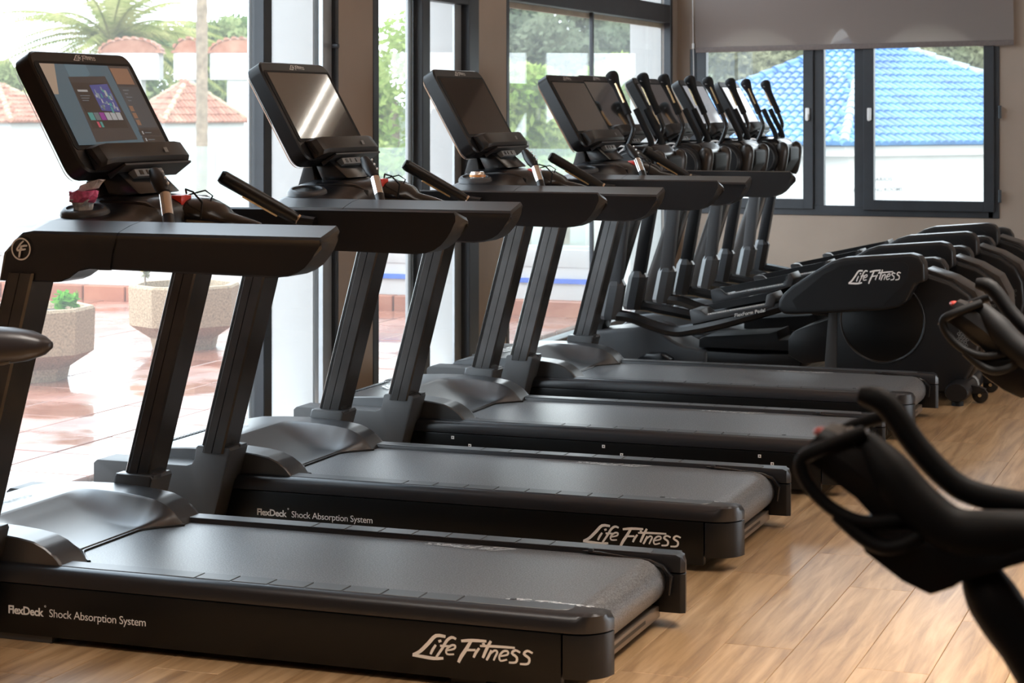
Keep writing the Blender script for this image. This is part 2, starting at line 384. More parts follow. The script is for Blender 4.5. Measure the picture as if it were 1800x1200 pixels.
# linear ceiling light: two rows of square lenses, mirrored in the nearer screens
lt = thing('linear_ceiling_light', 'recessed linear ceiling light with two rows of glowing lenses across the ceiling', 'light', (0, 0, 3.5))
MB().box(-3.6, 2.2, 11.57, 11.95, -.012, 0).build('trim_plate', mat('light_trim', (.6, .5, .4), .6, var=.03, vscale=9), lt, smooth=False)
LENS = mat('lamp_lens', (.9, .9, .9), .4, emis=(1, .93, .82), estr=14)
lm = MB().box(0, .068, 0, .035, -.016, -.0122).mesh('lens', smooth=False); lm.materials.append(LENS)
for yy in (11.63, 11.85):
    for k in range(70):
        o = link('lens', lm, lt); o.location = (-3.55 + k * .08, yy, 0)

# left windows: frames
def wframe(name, mb_d, parent=None, m=FRAME, bevel=.004): return mb_d.build(name, m, parent, bevel=bevel, seg=1)
XI = XW
# window_1 (three leaves), window_2, window_3
win1 = struct(wframe('window_1', MB().box(XI - .05, XI, 5.3, 5.4, 0, 2.12).box(XI - .045, XI + .004, 8.955, 8.985, 0, 2.3).box(XI - .07, XI, 5.3, 8.96, 2.08, 2.26).box(XI - .09, XI - .002, 5.3, 8.96, -.01, .035)))
wframe('stile', MB().box(XI - .075, XI, 8.212, 8.29, .03, 2.10), win1)
wframe('track', MB().box(XI - .077, XI - .066, 8.196, 8.214, .03, 2.10), win1, FRAMEL, .002)  # pale strip puts light reflected along the stile into the colour
wframe('jamb_strip', MB().box(XI - .045, XI - .02, 8.86, 8.956, .03, 2.10), win1, FRAMEL, .002)
MB().cyl((XI + .012, 8.93, 1.78), .012, .03, 'x', 10).build('latch_pin', FRAME, win1)
win2 = struct(wframe('window_2', MB().box(XI - .05, XI + .004, 9.39, 9.46, 0, 2.3).box(XI - .06, XI + .004, 10.70, 10.85, 0, 2.3).box(XI - .07, XI, 9.46, 10.72, 2.06, 2.26).box(XI - .09, XI - .002, 9.46, 10.75, -.01, .035)))
wframe('stile', MB().box(XI - .06, XI, 10.035, 10.14, .03, 2.08), win2)
wframe('track', MB().box(XI - .075, XI - .058, 9.975, 10.037, .03, 2.08), win2, FRAMEL, .002)
wframe('track', MB().box(XI - .06, XI - .045, 10.60, 10.70, .03, 2.08), win2, FRAMEL, .002)
win3 = struct(wframe('window_3', MB().box(XI - .05, XI + .004, 11.30, 11.345, 0, 2.3).box(XI - .05, XI + .004, 14.80, 14.86, 0, 2.7).box(XI - .08, XI, 11.34, 14.82, 2.12, 2.255).box(XI - .09, XI - .002, 11.34, 14.82, -.01, .035)))
wframe('joint', MB().box(XI - .055, XI - .03, 13.03, 13.055, .03, 2.13), win3, FRAME, .001)
wframe('transom_lip', MB().box(XI - .085, XI - .07, 11.34, 14.82, 2.085, 2.122), win3, mat('wood_lip', (.55, .42, .30), .5, var=.1, vscale=10), .002)
wframe('upper_mullion', MB().box(XI - .05, XI, 13.98, 14.03, 2.25, 3.5), win3)
for w, ys in ((win1, ((5.4, 8.23), (8.27, 8.96))), (win2, ((9.46, 10.05), (10.12, 10.72))), (win3, ((11.34, 13.03), (13.055, 14.81)))):
    for a, b in ys: MB().box(XI - .052, XI - .046, a, b, .035, 2.10 if w is not win3 else 2.13).build('pane', GLASS, w, smooth=False)
for a, b, w in ((5.4, 8.96, win1), (9.46, 10.75, win2)): MB().box(XI - .052, XI - .046, a, b, 2.255, 3.5).build('pane', GLASS, w, smooth=False)
MB().box(XI - .052, XI - .046, 11.34, 14.81, 2.255, 3.5).build('pane', GLASS, win3, smooth=False)

# far window
YG = YF + .02
win4 = struct(wframe('window_4', MB().box(-4.10, -4.03, YG - .03, YG + .05, .70, 2.14).box(-1.90, -1.82, YG - .03, YG + .05, .70, 2.14).box(-4.06, -1.86, YG - .03, YG + .05, .70, .775)
     .box(-3.165, -3.085, YG - .028, YG + .05, .74, 2.14).box(-2.86, -2.775, YG - .028, YG + .05, .74, 2.14)))
for xa, xb in ((-4.045, -3.16), (-2.79, -1.855)):
    wframe('sash', MB().box(xa, xa + .075, YG - .05, YG + .03, .745, 2.13).box(xb - .075, xb, YG - .05, YG + .03, .745, 2.13).box(xa + .07, xb - .07, YG - .05, YG + .03, .745, .82), win4)
    MB().box(xa + .07, xb - .07, YG - .006, YG, .815, 2.13).build('pane', GLASS, win4, smooth=False)
MB().box(-3.09, -2.855, YG + .01, YG + .016, .77, 2.14).build('pane', GLASS, win4, smooth=False)
for hx in (-3.20, -2.745):
    h = MB().box(hx - .016, hx + .016, YG - .066, YG - .05, 1.40, 1.49).build('handle', HANDLE, win4, bevel=.012, label='white window handle')
    MB().box(hx - .010, hx + .010, YG - .080, YG - .066, 1.395, 1.445).build('lever', HANDLE, h, bevel=.005)
for hz in (.86, 1.46): MB().cyl((-1.815, YG - .045, hz), .011, .09, 'z', 10).build('hinge', FRAME, win4)

# roller blind of thin screen fabric, hanging a little out of level
def fabric():
    m = bpy.data.materials.new('screen_fabric'); m.use_nodes = True; nt = m.node_tree; nt.nodes.clear(); N = nt.nodes.new; L = nt.links.new
    out = N('ShaderNodeOutputMaterial'); mx = N('ShaderNodeMixShader'); d = N('ShaderNodeBsdfDiffuse'); t = N('ShaderNodeBsdfTranslucent')
    n = N('ShaderNodeTexNoise'); n.inputs['Scale'].default_value = 300; r = N('ShaderNodeValToRGB'); r.color_ramp.elements[0].color = (.30, .25, .23, 1); r.color_ramp.elements[1].color = (.42, .37, .345, 1)
    tcn = N('ShaderNodeTexCoord'); L(tcn.outputs['Object'], n.inputs['Vector']); L(n.outputs['Fac'], r.inputs['Fac']); L(r.outputs['Color'], d.inputs['Color']); t.inputs['Color'].default_value = (.5, .45, .42, 1)
    mx.inputs[0].default_value = .34; L(d.outputs[0], mx.inputs[1]); L(t.outputs[0], mx.inputs[2]); tp_ = N('ShaderNodeBsdfTransparent'); m3 = N('ShaderNodeMixShader'); m3.inputs[0].default_value = .16; L(mx.outputs[0], m3.inputs[1]); L(tp_.outputs[0], m3.inputs[2]); L(m3.outputs[0], out.inputs[0]); return m
FAB = fabric()
bl = thing('roller_blind', 'taupe roller blind half lowered over the window in the far wall', 'blind', (-2.88, 14.955, 1.93))
bl.rotation_euler = (0, -.0135, 0)
MB().box(-1.165, 1.165, 0, .002, .02, .78).build('fabric', FAB, bl, smooth=False)
MB().box(-1.165, 1.165, -.006, .008, -.012, .028).build('hem_bar', mat('hem_fabric', (.16, .13, .12), .7, var=.1, vscale=60), bl, bevel=.004)
MB().cyl((0, .012, .80), .03, 2.34, 'x', 16).build('roller_tube', FAB, bl)
MB().box(-1.20, -1.175, -.01, .045, .70, .86).build('bracket', GLOSS, bl, bevel=.005); MB().box(1.175, 1.20, -.01, .045, .70, .86).build('bracket', GLOSS, bl, bevel=.005)
MB().tube([(-1.185, .01, .78), (-1.187, .01, .2), (-1.186, .01, -.3)], .004, 6).build('bead_chain', mat('chain_white', (.7, .7, .7), .4, var=.02, vscale=20), bl)
MB().box(-1.195, -1.177, .0, .018, .02, .06).build('chain_stop', HANDLE, bl, bevel=.004)

# ------------------------------------------------------------------ console (shared by treadmills and cross-trainers)
VC = .4292   # treadmill centre line
def xz_ring(pts, y): return [(x, y, z) for x, z in pts]
CD = Vector((.148, 0, -.261)).normalized()          # direction down the screen face
CN = Vector((.261, 0, .148)).normalized()           # face normal (towards the runner)
CT = Vector((-1.775, 0, 1.634))                     # top of the face at the middle
def cpt(a, y, n): p = CT + CD * a + CN * n; return (p.x, y, p.z)
def make_console(root, dx, dy, dz, screen_mat):
    """a: distance down the face, y across, n out of the face"""
    def T(mb): mb.v = [(x + dx, y + dy, z + dz) for x, y, z in mb.v]; return mb
    def rr(w0, w1, a0, a1, r, nn, k=5):
        pts = []
        for cy, ca, s0 in ((w1 - r, a0 + r, -90), (w1 - r, a1 - r, 0), (w0 + r, a1 - r, 90), (w0 + r, a0 + r, 180)):
            for i in range(k): 
                t = math.radians(s0 + 90 * i / (k - 1)); pts.append(cpt(ca + r * math.sin(t), cy + r * math.cos(t), nn))
        return pts
    hw = .28
    con = T(MB().loft([rr(-hw + .02, hw - .02, -.004, .375, .03, -.066), rr(-hw, hw, -.014, .385, .045, -.055), rr(-hw, hw, -.016, .385, .045, -.006), rr(-hw + .006, hw - .006, -.010, .380, .042, 0)])).build('console', BLK, root, ang=30)
    # thin pale outline at the back edge
    T(MB().loft([rr(-hw + .012, hw - .012, .006, .380, .035, -.069), rr(-hw + .002, hw - .002, -.001, .386, .04, -.0605)], cap=False)).build('back_trim', mat('console_back', (.30, .17, .09), .4, var=.05, vscale=9), con)
    T(MB().loft([rr(-.270, .270, .021, .314, .014, .0003), rr(-.270, .270, .021, .314, .014, .0014)])).build('bezel', RUBBER, con, smooth=False)
    T(MB().loft([rr(-.247, .247, .030, .300, .004, .0016), rr(-.247, .247, .030, .300, .004, .0022)])).build('screen', screen_mat, con, smooth=False)
    # lower tray (reading rack) with its lip
    tray = []
    for y, a, n in ((-.2, .305, .004), (-.235, .33, .012), (-.225, .372, .03)): pass
    prof = lambda y, e: [cpt(.312, y, .002), cpt(.312, y, .030 - e), cpt(.322, y, .052 - e), cpt(.372, y, .060 - e), cpt(.384, y, .05 - e), cpt(.384, y, .002)]
    ys = [(-.225, .03), (-.215, .012), (-.19, 0), (.2, 0), (.25, .008), (.272, .03)]
    T(MB().loft([prof(y, e) for y, e in ys])).build('tray', mat('tray_plastic', (.02, .018, .017), .4, bump=.1, bscale=900), con, bevel=.004)
    T(MB().loft([[cpt(.386, y, .046), cpt(.386, y, -.02), cpt(.40, y, -.02), cpt(.392, y, .046)] for y in (-.13, .255)])).build('tray_underside', GREYP, con)
    up = T(MB().loft([[cpt(.40, y, .035), cpt(.40, y, -.005), cpt(.425, y, -.005), cpt(.425, y, .035)] for y in (-.075, .085)])).build('port_strip', MIDG, con, bevel=.003)
    for yy in (-.055, -.015, .03): T(MB().loft([[cpt(.405, y, .0358), cpt(.405, y, .034), cpt(.42, y, .034), cpt(.42, y, .0358)] for y in (yy, yy + (.022 if yy < -.03 else .010))])).build('socket', GLOSS, up, smooth=False)
    # wordmark over the screen, small mark on the tray
    ey = -CD
    def dd(name, me, m, a, y, sc, n=.002, lab=None, asp=1):
        og = Vector(cpt(a, y, n)) + Vector((dx, dy, dz)); return decal(name, me, m, con, og, Vector((0, 1, 0)) * sc * asp, ey * sc, .0006, lab)
    dd('wordmark', LOGO_ME, SILVER, .0145, -.05, .0175, .0008, None, 1.3)
    sq = MB().box(0, .02, 0, .016, 0, .0001).mesh('sq', smooth=False)
    dd('tray_mark', sq, MIDG, .362, .10, 1, .0605)
    # stem to the dash
    T(MB().loft([[cpt(.385, s * .11, -.05), cpt(.385, s * .12, -.035), cpt(.385, s * .12, .0), cpt(.385, s * .11, .005)][::1] if False else [cpt(.37, s * .12, -.052), cpt(.37, s * .12, .0), (-1.50, s * .12, 1.232), (-1.60, s * .12, 1.215)] for s in (-1, 1)])).build('stem', GLOSS, con, bevel=.01)
    T(MB().loft([[cpt(.34, s * .13, -.064), cpt(.36, s * .13, -.05), (-1.625, s * .13, 1.215), (-1.70, s * .13, 1.19)] for s in (-1, 1)])).build('stem_back', COVER, con, bevel=.008)
    return con

# ------------------------------------------------------------------ treadmill
D = .8584
def make_treadmill(first):
    t = thing('treadmill', '', 'treadmill')
    # base chassis
    MB().box(-2.2, -.13, .05, D - .05, .035, .15).build('chassis', PANEL, t, smooth=False)
    for y0 in (.02, D - .09):
        MB().box(-1.95, -1.60, y0 - .015, y0 + .07, 0, .04).build('foot', GREYP, t, bevel=.004)
        MB().box(-.42, -.32, y0, y0 + .07, 0, .06).build('foot', BLK, t, bevel=.006)
    for near in (True, False):
        def Y(v): return v if near else D - v
        a, b = Y(0.0), Y(.03)
        sp = MB().prism([(-2.1, .018), (-.112, .02), (-.112, .158), (-2.1, .158)], min(a, b), max(a, b)).build('side_panel', PANEL, t, bevel=.003, label='glossy black side skirt')
        def endplan(u0, wv, r=.092, k=8):
            pts = [(u0, Y(0))]
            for i in range(k + 1):
                th = math.pi / 2 * i / k; pts.append((-r + r * math.sin(th), Y(r - r * math.cos(th))))
            pts += [(0, Y(wv - .012)), (-.012, Y(wv)), (u0, Y(wv))]
            return pts
        MB().prism(endplan(-.108, .104), .045, .157, 'z').build('end_cap', BLK, t, bevel=.003, ang=30)
        # rail: long plan shape with rounded rear end, chamfered top
        base = endplan(-1.86, .104)
        def inset(pts, e):
            out = []
            for u, v in pts:
                vv = v if near else D - v
                vv = min(max(vv, e), .104 - e * .3); uu = min(u, -e)
                out.append((uu, vv if near else D - vv))
            return out
        MB().loft([[(u, v, .161) for u, v in base], [(u, v, .188) for u, v in base], [(u, v, .203) for u, v in inset(base, .012)], [(u, v, .2085) for u, v in inset(base, .028)]]).build('rail', RAIL, t, ang=40)
        # grip pads let into the rail top
        us = [-1.60, -1.171, -1.062, -.951, -.842, -.733, -.622, -.513, -.407, -.10]
        for k in range(len(us) - 1):
            a2, b2 = sorted((Y(.034), Y(.098))); u0, u1 = us[k] + .0022, us[k + 1] - .0022
            if k == len(us) - 2:
                pts = [(u0, Y(.034)), (u1 - .03, Y(.034)), (u1 - .008, Y(.044)), (u1, Y(.064)), (u1, Y(.098)), (u0, Y(.098))]
                mb = MB().prism(pts, .207, .2105, 'z')
            else: mb = MB().box(u0, u1, a2, b2, .207, .2105)
            mb.build('grip_pad', PAD, t, bevel=.0012, seg=1)
        # inner end trim by the roller
        yv = Y(.112)
        MB().tube([(-.30, yv, .203), (-.25, yv, .200), (-.16, yv, .192), (-.10, Y(.118), .190), (-.06, Y(.12), .178), (-.035, Y(.12), .150), (-.04, Y(.12), .10)], [.004, .009, .011, .011, .011, .010, .007], 8, flat=.7).build('end_trim', GLOSS, t)
        MB().box(-.285, -.27, min(Y(.095), Y(.112)), max(Y(.095), Y(.112)), .19, .2125).build('rail_stop', GREYP, t, bevel=.003)
    # belt with its roller
    k = 10; prof = [(-1.72, .19), (-.125, .196)]
    prof = [(-1.72, .196), (-.12, .196)] + [(-.12 + .066 * math.sin(math.pi * i / k), .13 + .066 * math.cos(math.pi * i / k)) for i in range(1, k + 1)] + [(-1.72, .064)]
    belt = MB().prism(prof, .108, D - .108).build('belt', BELT, t, ang=30)
    cb = MB().prism([(-.118, .028), (-.075, .028), (-.075, .062), (-.118, .062)], .09, D - .09).build('rear_crossbar', mat('crossbar_steel', (.22, .17, .13), .35, metal=.6, var=.1, vscale=9), t, bevel=.003)
    MB().box(-.0765, -.0745, .22, .62, .042, .052).build('slot', PANEL, cb, smooth=False)
    # printed wordmarks on the belt
    decal('belt_wordmark', LOGO_ME, SILVER, belt, (-.35, .125, .1962), (.050, 0, 0), (0, .040, 0))
    decal('belt_wordmark', LOGO_ME, SILVER, belt, (-.50, .735, .1962), (-.050, 0, 0), (0, -.040, 0))
    # hood: height field with two lobes and a scoop
    def smooth(t): t = min(1, max(0, t)); return t * t * (3 - 2 * t)
    Lp = [(-2.32, .10), (-2.27, .20), (-2.20, .262), (-2.08, .284), (-1.90, .288), (-1.80, .284), (-1.73, .278), (-1.68, .270), (-1.645, .256), (-1.615, .236), (-1.59, .210), (-1.575, .185)]
    def lob(u):
        for (a, za), (b, zb) in zip(Lp, Lp[1:]):
            if a <= u <= b: return za + (zb - za) * (u - a) / (b - a)
        return Lp[0][1] if u < Lp[0][0] else Lp[-1][1]
    def UB(ve): return -1.678 + .092 * max(0, 1 - (ve - .132) / .13) ** 1.3
    def hz(u, v):
        top = lob(u); vv = min(v, D - v); ub = UB(vv); dip = .034 * min(1, max(0, (u - ub) / .022)) if vv > .132 else 0
        if u < -1.95: return top
        gu = 1 - min(1, max(0, (u + 1.95) / .26)); gv = 1 - min(1, max(0, (vv - .132) / .13))
        if vv <= .132: return top
        g = 1 - (1 - gu ** 1.7) * (1 - gv ** 1.9)
        gg = g if u < -1.70 else gv ** 1.9
        return .203 + (max(top, .203) - .203) * gg - dip
    us = [-2.32, -2.30, -2.27, -2.24, -2.20, -2.16, -2.1, -2.0, -1.9501, -1.9499] + [-1.94 + .009 * i for i in range(0, 42)]
    us = [u for u in us if u <= -1.574] + [-1.574]
    vsl = [0, .004, .02, .05, .09, .128, .1315, .1325] + [.14 + .014 * i for i in range(42)]
    vsl = sorted(set([round(v, 4) for v in vsl if v < D / 2] + [round(D - v, 4) for v in vsl if v < D / 2] + [round(D / 2, 4)]))
    verts, faces = [], []
    for u in us:
        for v in vsl:
            e = min(v, D - v); z = hz(u, v)
            if e < .004: z -= .004
            verts.append((u, .034 + v * (D - .068) / D, z))
    n = len(vsl)
    for i in range(len(us) - 1):
        for j in range(n - 1):
            faces.append((i * n + j, (i + 1) * n + j, (i + 1) * n + j + 1, i * n + j + 1))
    mb = MB(); mb.add(verts, faces)
    for j in (0, n - 1):       # side skirts
        o = len(mb.v); col = [verts[i * n + j] for i in range(len(us))]
        mb.v += col + [(p[0], p[1], .12) for p in col]; m_ = len(us)
        mb.f += [(o + i, o + i + 1, o + m_ + i + 1, o + m_ + i) for i in range(m_ - 1)]
    o = len(mb.v); mb.v += [(-2.32, .034, .10), (-2.32, D - .034, .10), (-2.32, D - .034, .02), (-2.32, .034, .02)]; mb.f.append((o, o + 1, o + 2, o + 3))
    hood = mb.build('motor_hood', HOOD, t, ang=38, weld=True)
    MB().tube([(UB(min(v, D - v)) + .011, .034 + v * (D - .068) / D, .198) for v in [.134 + .0197 * q for q in range(31)]], .0065, 6, flat=.6).build('mouth_lip', PANEL, hood)
    for yy in (.046, D - .046): MB().box(-1.86, -1.64, yy - .01, yy + .01, .195, .214).build('lobe_base', PANEL, hood, smooth=False)
    MB().prism([(-2.235, .2475), (-2.20, .2635), (-2.195, .2655), (-2.23, .2505)], .20, D - .20).build('vent_slot', PANEL, hood, smooth=False)
    lv = MB()
    for q in range(16): lv.box(-2.195, -2.175, .24 + q * .024, .252 + q * .024, .2655, .2705)
    lv.build('vent_louvres', HOOD, hood, smooth=False)
    decal('hood_wordmark', LOGO_ME, SILVER, hood, (-2.03, .26, .2875), (0, .058, 0), (-.05, 0, 0), .001)
    # uprights, their covers and collars
    for near in (True, False):
        def Y(v): return v if near else D - v
        y0, y1 = sorted((Y(-.092), Y(.038)))
        # cover
        MB().prism([(-2.30, .018), (-2.30, .235), (-2.285, .247), (-1.93, .247), (-1.908, .254), (-1.898, .275), (-1.893, .312), (-1.885, .318), (-1.765, .316), (-1.758, .306), (-1.838, .018)], y0, y1).build('upright_cover', COVER, t, bevel=.006)
        y0c, y1c = sorted((Y(-.104), Y(.030)))
        if True:
            MB().prism([(-1.905, .285), (-1.897, .318), (-1.755, .318), (-1.764, .285)], sorted((Y(-.02), Y(.030)))[0], sorted((Y(-.02), Y(.030)))[1]).build('collar', HOOD, t, bevel=.006)
        # upright: leaning column, cross-section with chamfers and grooves
        def sec(u0, z, w=.098):
            a, b = (Y(-.098), Y(.022)); sgn = 1 if near else -1
            p = [(u0, a + sgn * .026), (u0 + .005, a + sgn * .019), (u0 + .007, a + sgn * .0205), (u0 + .012, a + sgn * .012), (u0 + .014, a + sgn * .0135), (u0 + .019, a + sgn * .005), (u0 + .021, a + sgn * .0065), (u0 + .026, a), (u0 + .055, a), (u0 + .0565, a + sgn * .004), (u0 + .058, a), (u0 + w - .006, a), (u0 + w, a + sgn * .006),
                 (u0 + w, b - sgn * .006), (u0 + w - .006, b), (u0 + .058, b), (u0 + .0565, b - sgn * .004), (u0 + .055, b), (u0 + .026, b), (u0 + .021, b - sgn * .0065), (u0 + .019, b - sgn * .005), (u0 + .014, b - sgn * .0135), (u0 + .012, b - sgn * .012), (u0 + .007, b - sgn * .0205), (u0 + .005, b - sgn * .019), (u0, b - sgn * .026)]
            return [(x, y, z) for x, y in p]
        up = MB().loft([sec(-1.885, .295), sec(-1.692, 1.03)]).build('upright', STEEL, t, ang=20)
        # arm in two mouldings with a seam between them
        def armring(v, top, e, i):  # outline in (u,z)
            f = [(-1.705 + e, 1.008 + e), (-1.690 + e, 1.085), (-1.665 + e, top - .03), (-1.635, top - .006), (-1.60, top)]
            bt = [(-1.42, 1.047 + e), (-1.455, 1.040 + e), (-1.485, 1.020 + e), (-1.51, 1.010 + e), (-1.53, 1.008 + e)]
            return f, bt
        prof_v = [(-.086, 1.128, .004), (-.090, 1.138, 0), (-.084, 1.146, 0), (-.02, 1.162, 0), (.012, 1.171, 0), (.020, 1.166, 0), (.020, 1.15, .004)]
        r1 = []; r2 = []
        for v, top, e in prof_v:
            f, bt = armring(v, top, e, 0)
            r1.append([(u, Y(v), z) for u, z in f + [(-1.338 + (.012 if v > 0 else 0), top), (-1.352, 1.09), (-1.358, 1.047 + e)] + bt])
            tail = [(-.738, top), (-.733, top - .010), (-.7385, min(1.13, top - .016)), (-.748, min(1.109, top - .026)), (-.762, 1.088), (-.780, 1.068), (-.802, 1.053 + e * .5), (-.828, 1.043 + e), (-.865, 1.039 + e)]
            r2.append([(u, Y(v), z) for u, z in [(-1.336 + (.012 if v > 0 else 0), top)] + tail + [(-1.356, 1.047 + e), (-1.350, 1.09)]])
        a1 = MB().loft(r1).build('arm_base', ARM, t, ang=32)
        a2 = MB().loft(r2).build('arm_grip', ARM, t, ang=32)
        ol = -.0905
        if near:
            em = join_meshes([EMB_ME, RING_ME]); decal('emblem', em, SILVER, a1, (-1.635, -.091, 1.096), (.031, 0, 0), (0, 0, .031), .002)
        else:
            em = join_meshes([EMB_ME, RING_ME]); decal('emblem', em, SILVER, a1, (-1.635, D + .091, 1.096), (-.031, 0, 0), (0, 0, .031), .002)
        # slanted hand bar with contact sensor
        b0, b1 = Vector((-1.245, Y(.035), 1.135)), Vector((-1.435, Y(.158), 1.268)) 
        b1 = Vector((-1.345, Y(.165), 1.292)) if near else Vector((-1.440, Y(.158), 1.268))
        if near:
            hb = MB().tube([b0, b0.lerp(b1, .35), b0.lerp(b1, .62)], .0165, 12).build('hand_bar', BLK, t)
            MB().tube([b0.lerp(b1, .30), b0.lerp(b1, .66)], .0172, 12).build('pulse_sensor', CHROME, hb)
            c = b0.lerp(b1, .70); tip = Vector((-1.375, Y(.17), 1.305))
            hd = MB().tube([c, c.lerp(tip, .25), c.lerp(tip, .6), tip], [.017, .024, .024, .016], 10, flat=.8).build('control_head', BLK, hb, ang=50)
            for q in (.25, .5, .75): MB().ball(c.lerp(tip, q) + Vector((.021, -.004, .012)), .0045, 6, 4).build('button_mark', WHITEP, hd)
        else:
            hb = MB().tube([b0, b0.lerp(b1, .12), b0.lerp(b1, .5), b1], [.016, .020, .021, .022], 8).build('hand_bar', BLK, t, ang=50)
            MB().tube([b1, b1 + (b1 - b0).normalized() * .012], [.022, .017], 8).build('end_plug', RUBBER, hb, ang=30)
            off = Vector((-.012, -.012, -.013)); MB().tube([b0.lerp(b1, .22) + off, b0.lerp(b1, .68) + off], .006, 6).build('pulse_sensor', mat('sensor_reflecting_warm', (.8, .6, .35), .25, metal=.9, var=.05, vscale=30), hb)  # silver sensor with its warm reflected light put into the colour
            MB().tube([b0 + Vector((-.004, 0, .004)), b0 + Vector((.004, 0, -.001))], .019, 10).build('ring', CHROME, hb)
            MB().tube([b0 + Vector((-.01, 0, .002)), (-1.19, Y(.035), 1.13)], .017, 10).build('stub', BLK, hb)
    # dash between the arms
    dv = [(.02, 1.135, 0), (.05, 1.165, 0), (.12, 1.176, 0), (.20, 1.186, .0), (.235, 1.198, .01), (.262, 1.216, .03), (.30, 1.224, .05), (VC, 1.228, .06)]
    dv = dv + [(D - v, z, e) for v, z, e in dv[-2::-1]]
    dash = MB().loft([[(-1.70, v, z - .10), (-1.70, v, z - .04), (-1.675, v, z - .012), (-1.63, v, z), (-1.52, v, z + .001), (-1.47 + e, v, z - .003), (-1.44 + e, v, z - .018), (-1.42 + e, v, z - .05), (-1.42 + e, v, z - .10)] for v, z, e in dv]).build('dash', ARM, t, ang=50)
    for s in (-1, 1):
        cy = VC + s * .279
        R = Matrix.Translation((-1.585, cy, 1.187)) @ Matrix.Rotation(math.radians(9 * -s), 4, 'X') @ Matrix.Rotation(math.radians(3), 4, 'Y')
        MB().lathe([(.0, -.06), (.044, -.06), (.05, -.002), (.052, .008), (.053, .013), (.060, .013), (.069, .004), (.071, -.008)], (0, 0, 0), 32).xf(R).build('cup_holder', GREYP, dash, ang=50)
        MB().cyl((0, 0, .0055), .0515, .003, 'z', 32).xf(R).build('cup_shade_disc', PANEL, dash, smooth=False)  # dark disc puts the cup's inner shade into the colour
        MB().tube([(-1.60, VC + s * .17, 1.205), (-1.52, VC + s * .172, 1.209), (-1.45, VC + s * .172, 1.203), (-1.41, VC + s * .165, 1.185), (-1.395, VC + s * .165, 1.14)], .010, 8).build('edge_bead', GLOSS, dash)
    # pod with stop clip, cord
    pod = MB().loft([[(u, VC + .105 * f * math.cos(a), zc + h * math.sin(a)) for a in [2 * math.pi * k / 14 for k in range(14)]] for u, f, zc, h in ((-1.50, 1, 1.17, .055), (-1.40, 1, 1.168, .058), (-1.34, .95, 1.165, .054), (-1.30, .75, 1.158, .042), (-1.28, .45, 1.15, .028), (-1.22, .38, 1.14, .024), (-1.17, .2, 1.135, .013))]).build('stop_pod', GLOSS, t, ang=50)
    MB().box(-1.425, -1.382, VC - .090, VC - .03, 1.198, 1.229).build('stop_button', RED, pod, bevel=.005, label='red stop clip')
    MB().tube([(-1.40, VC - .03, 1.232), (-1.38, VC - .07, 1.246), (-1.34, VC - .1, 1.24), (-1.31, VC - .1, 1.21), (-1.32, VC - .09, 1.165), (-1.33, VC - .04, 1.16)], .003, 6).build('cord', RUBBER, pod)
    MB().tube([(-1.42, VC + .02, 1.226), (-1.36, VC + .01, 1.24), (-1.33, VC + .0, 1.225), (-1.35, VC - .02, 1.17)], .0025, 6).build('cord', RUBBER, pod)
    make_console(t, 0, VC, 0, SCREEN)
    return t

XR = [-1.5628, -1.5897, -1.5025, -1.4992]; YR = [4.8995, 6.3854, 7.7886, 9.2144]
proto = make_treadmill(True)
lab = ['nearest black treadmill, its screen showing a coloured picture, a pink packet beside it',
       'second black treadmill from the camera, its blank screen mirroring ceiling lights',
       'third black treadmill from the camera, with a silver can in its cup holder',
       'farthest of the four black treadmills, right in front of the cross-trainers']
TM = []
for k in range(4):
    o = proto if k == 0 else copy_tree(proto)
    o.location = (XR[k], YR[k], 0); o['label'] = lab[k]; o['group'] = 'treadmills in a row along the windows'; TM.append(o)
def part(o, name):
    return [c for c in kids(o) if c.name.split('.')[0] == name]
# lettering on the near skirts of the first two
t1 = text_mesh('FlexDeck', .040, bold=.0011, space=.94); a0, a1_, _, _ = text_size(t1)
t2 = text_mesh('Shock Absorption System', .040, space=.94); b0_, b1_, _, _ = text_size(t2)
tot = .436; gap = .018; sc = (tot - gap) / ((a1_ - a0) + (b1_ - b0_))
reg = ringmesh(.55, 1.0, 12)
for k in (0, 1):
    sp = sorted(part(TM[k], 'side_panel'), key=lambda o: o.data.vertices[0].co.y)[0]
    u0 = -1.737 if k == 0 else -1.703
    decal('lettering', t1, WHITEP, sp, (u0 - a0 * sc, 0, .075), (sc, 0, 0), (0, 0, sc), .001)
    decal('lettering', reg, WHITEP, sp, (u0 + (a1_ - a0) * sc + .005, 0, .103), (.003, 0, 0), (0, 0, .003), .001)
    decal('lettering', t2, WHITEP, sp, (u0 + (a1_ - a0) * sc + gap - b0_ * sc, 0, .075), (sc, 0, 0), (0, 0, sc), .001)
    decal('wordmark', LOGO_ME, WHITEP, sp, (-.516, 0, .068), (.0592, 0, 0), (0, 0, .058), .001)
sp = sorted(part(TM[2], 'side_panel'), key=lambda o: o.data.vertices[0].co.y)[0]
for u, z in ((-1.625, .142), (-.981, .142), (-.35, .14), (-1.55, .113), (-.906, .113), (-.30, .113)):
    MB().box(u - .006, u + .006, -.002, 0, z - .006, z + .006).build('clip', WHITEP, sp, smooth=False)
    MB().box(u - .002, u + .002, -.003, -.0018, z - .002, z + .003).build('clip_pin', PANEL, sp, smooth=False)
MB().tube([(-1.60, .93, 1.01), (-1.565, .92, .985), (-1.54, .91, .985), (-1.53, .9, 1.02)], .002, 6).build('cable_loop', RUBBER, TM[1])

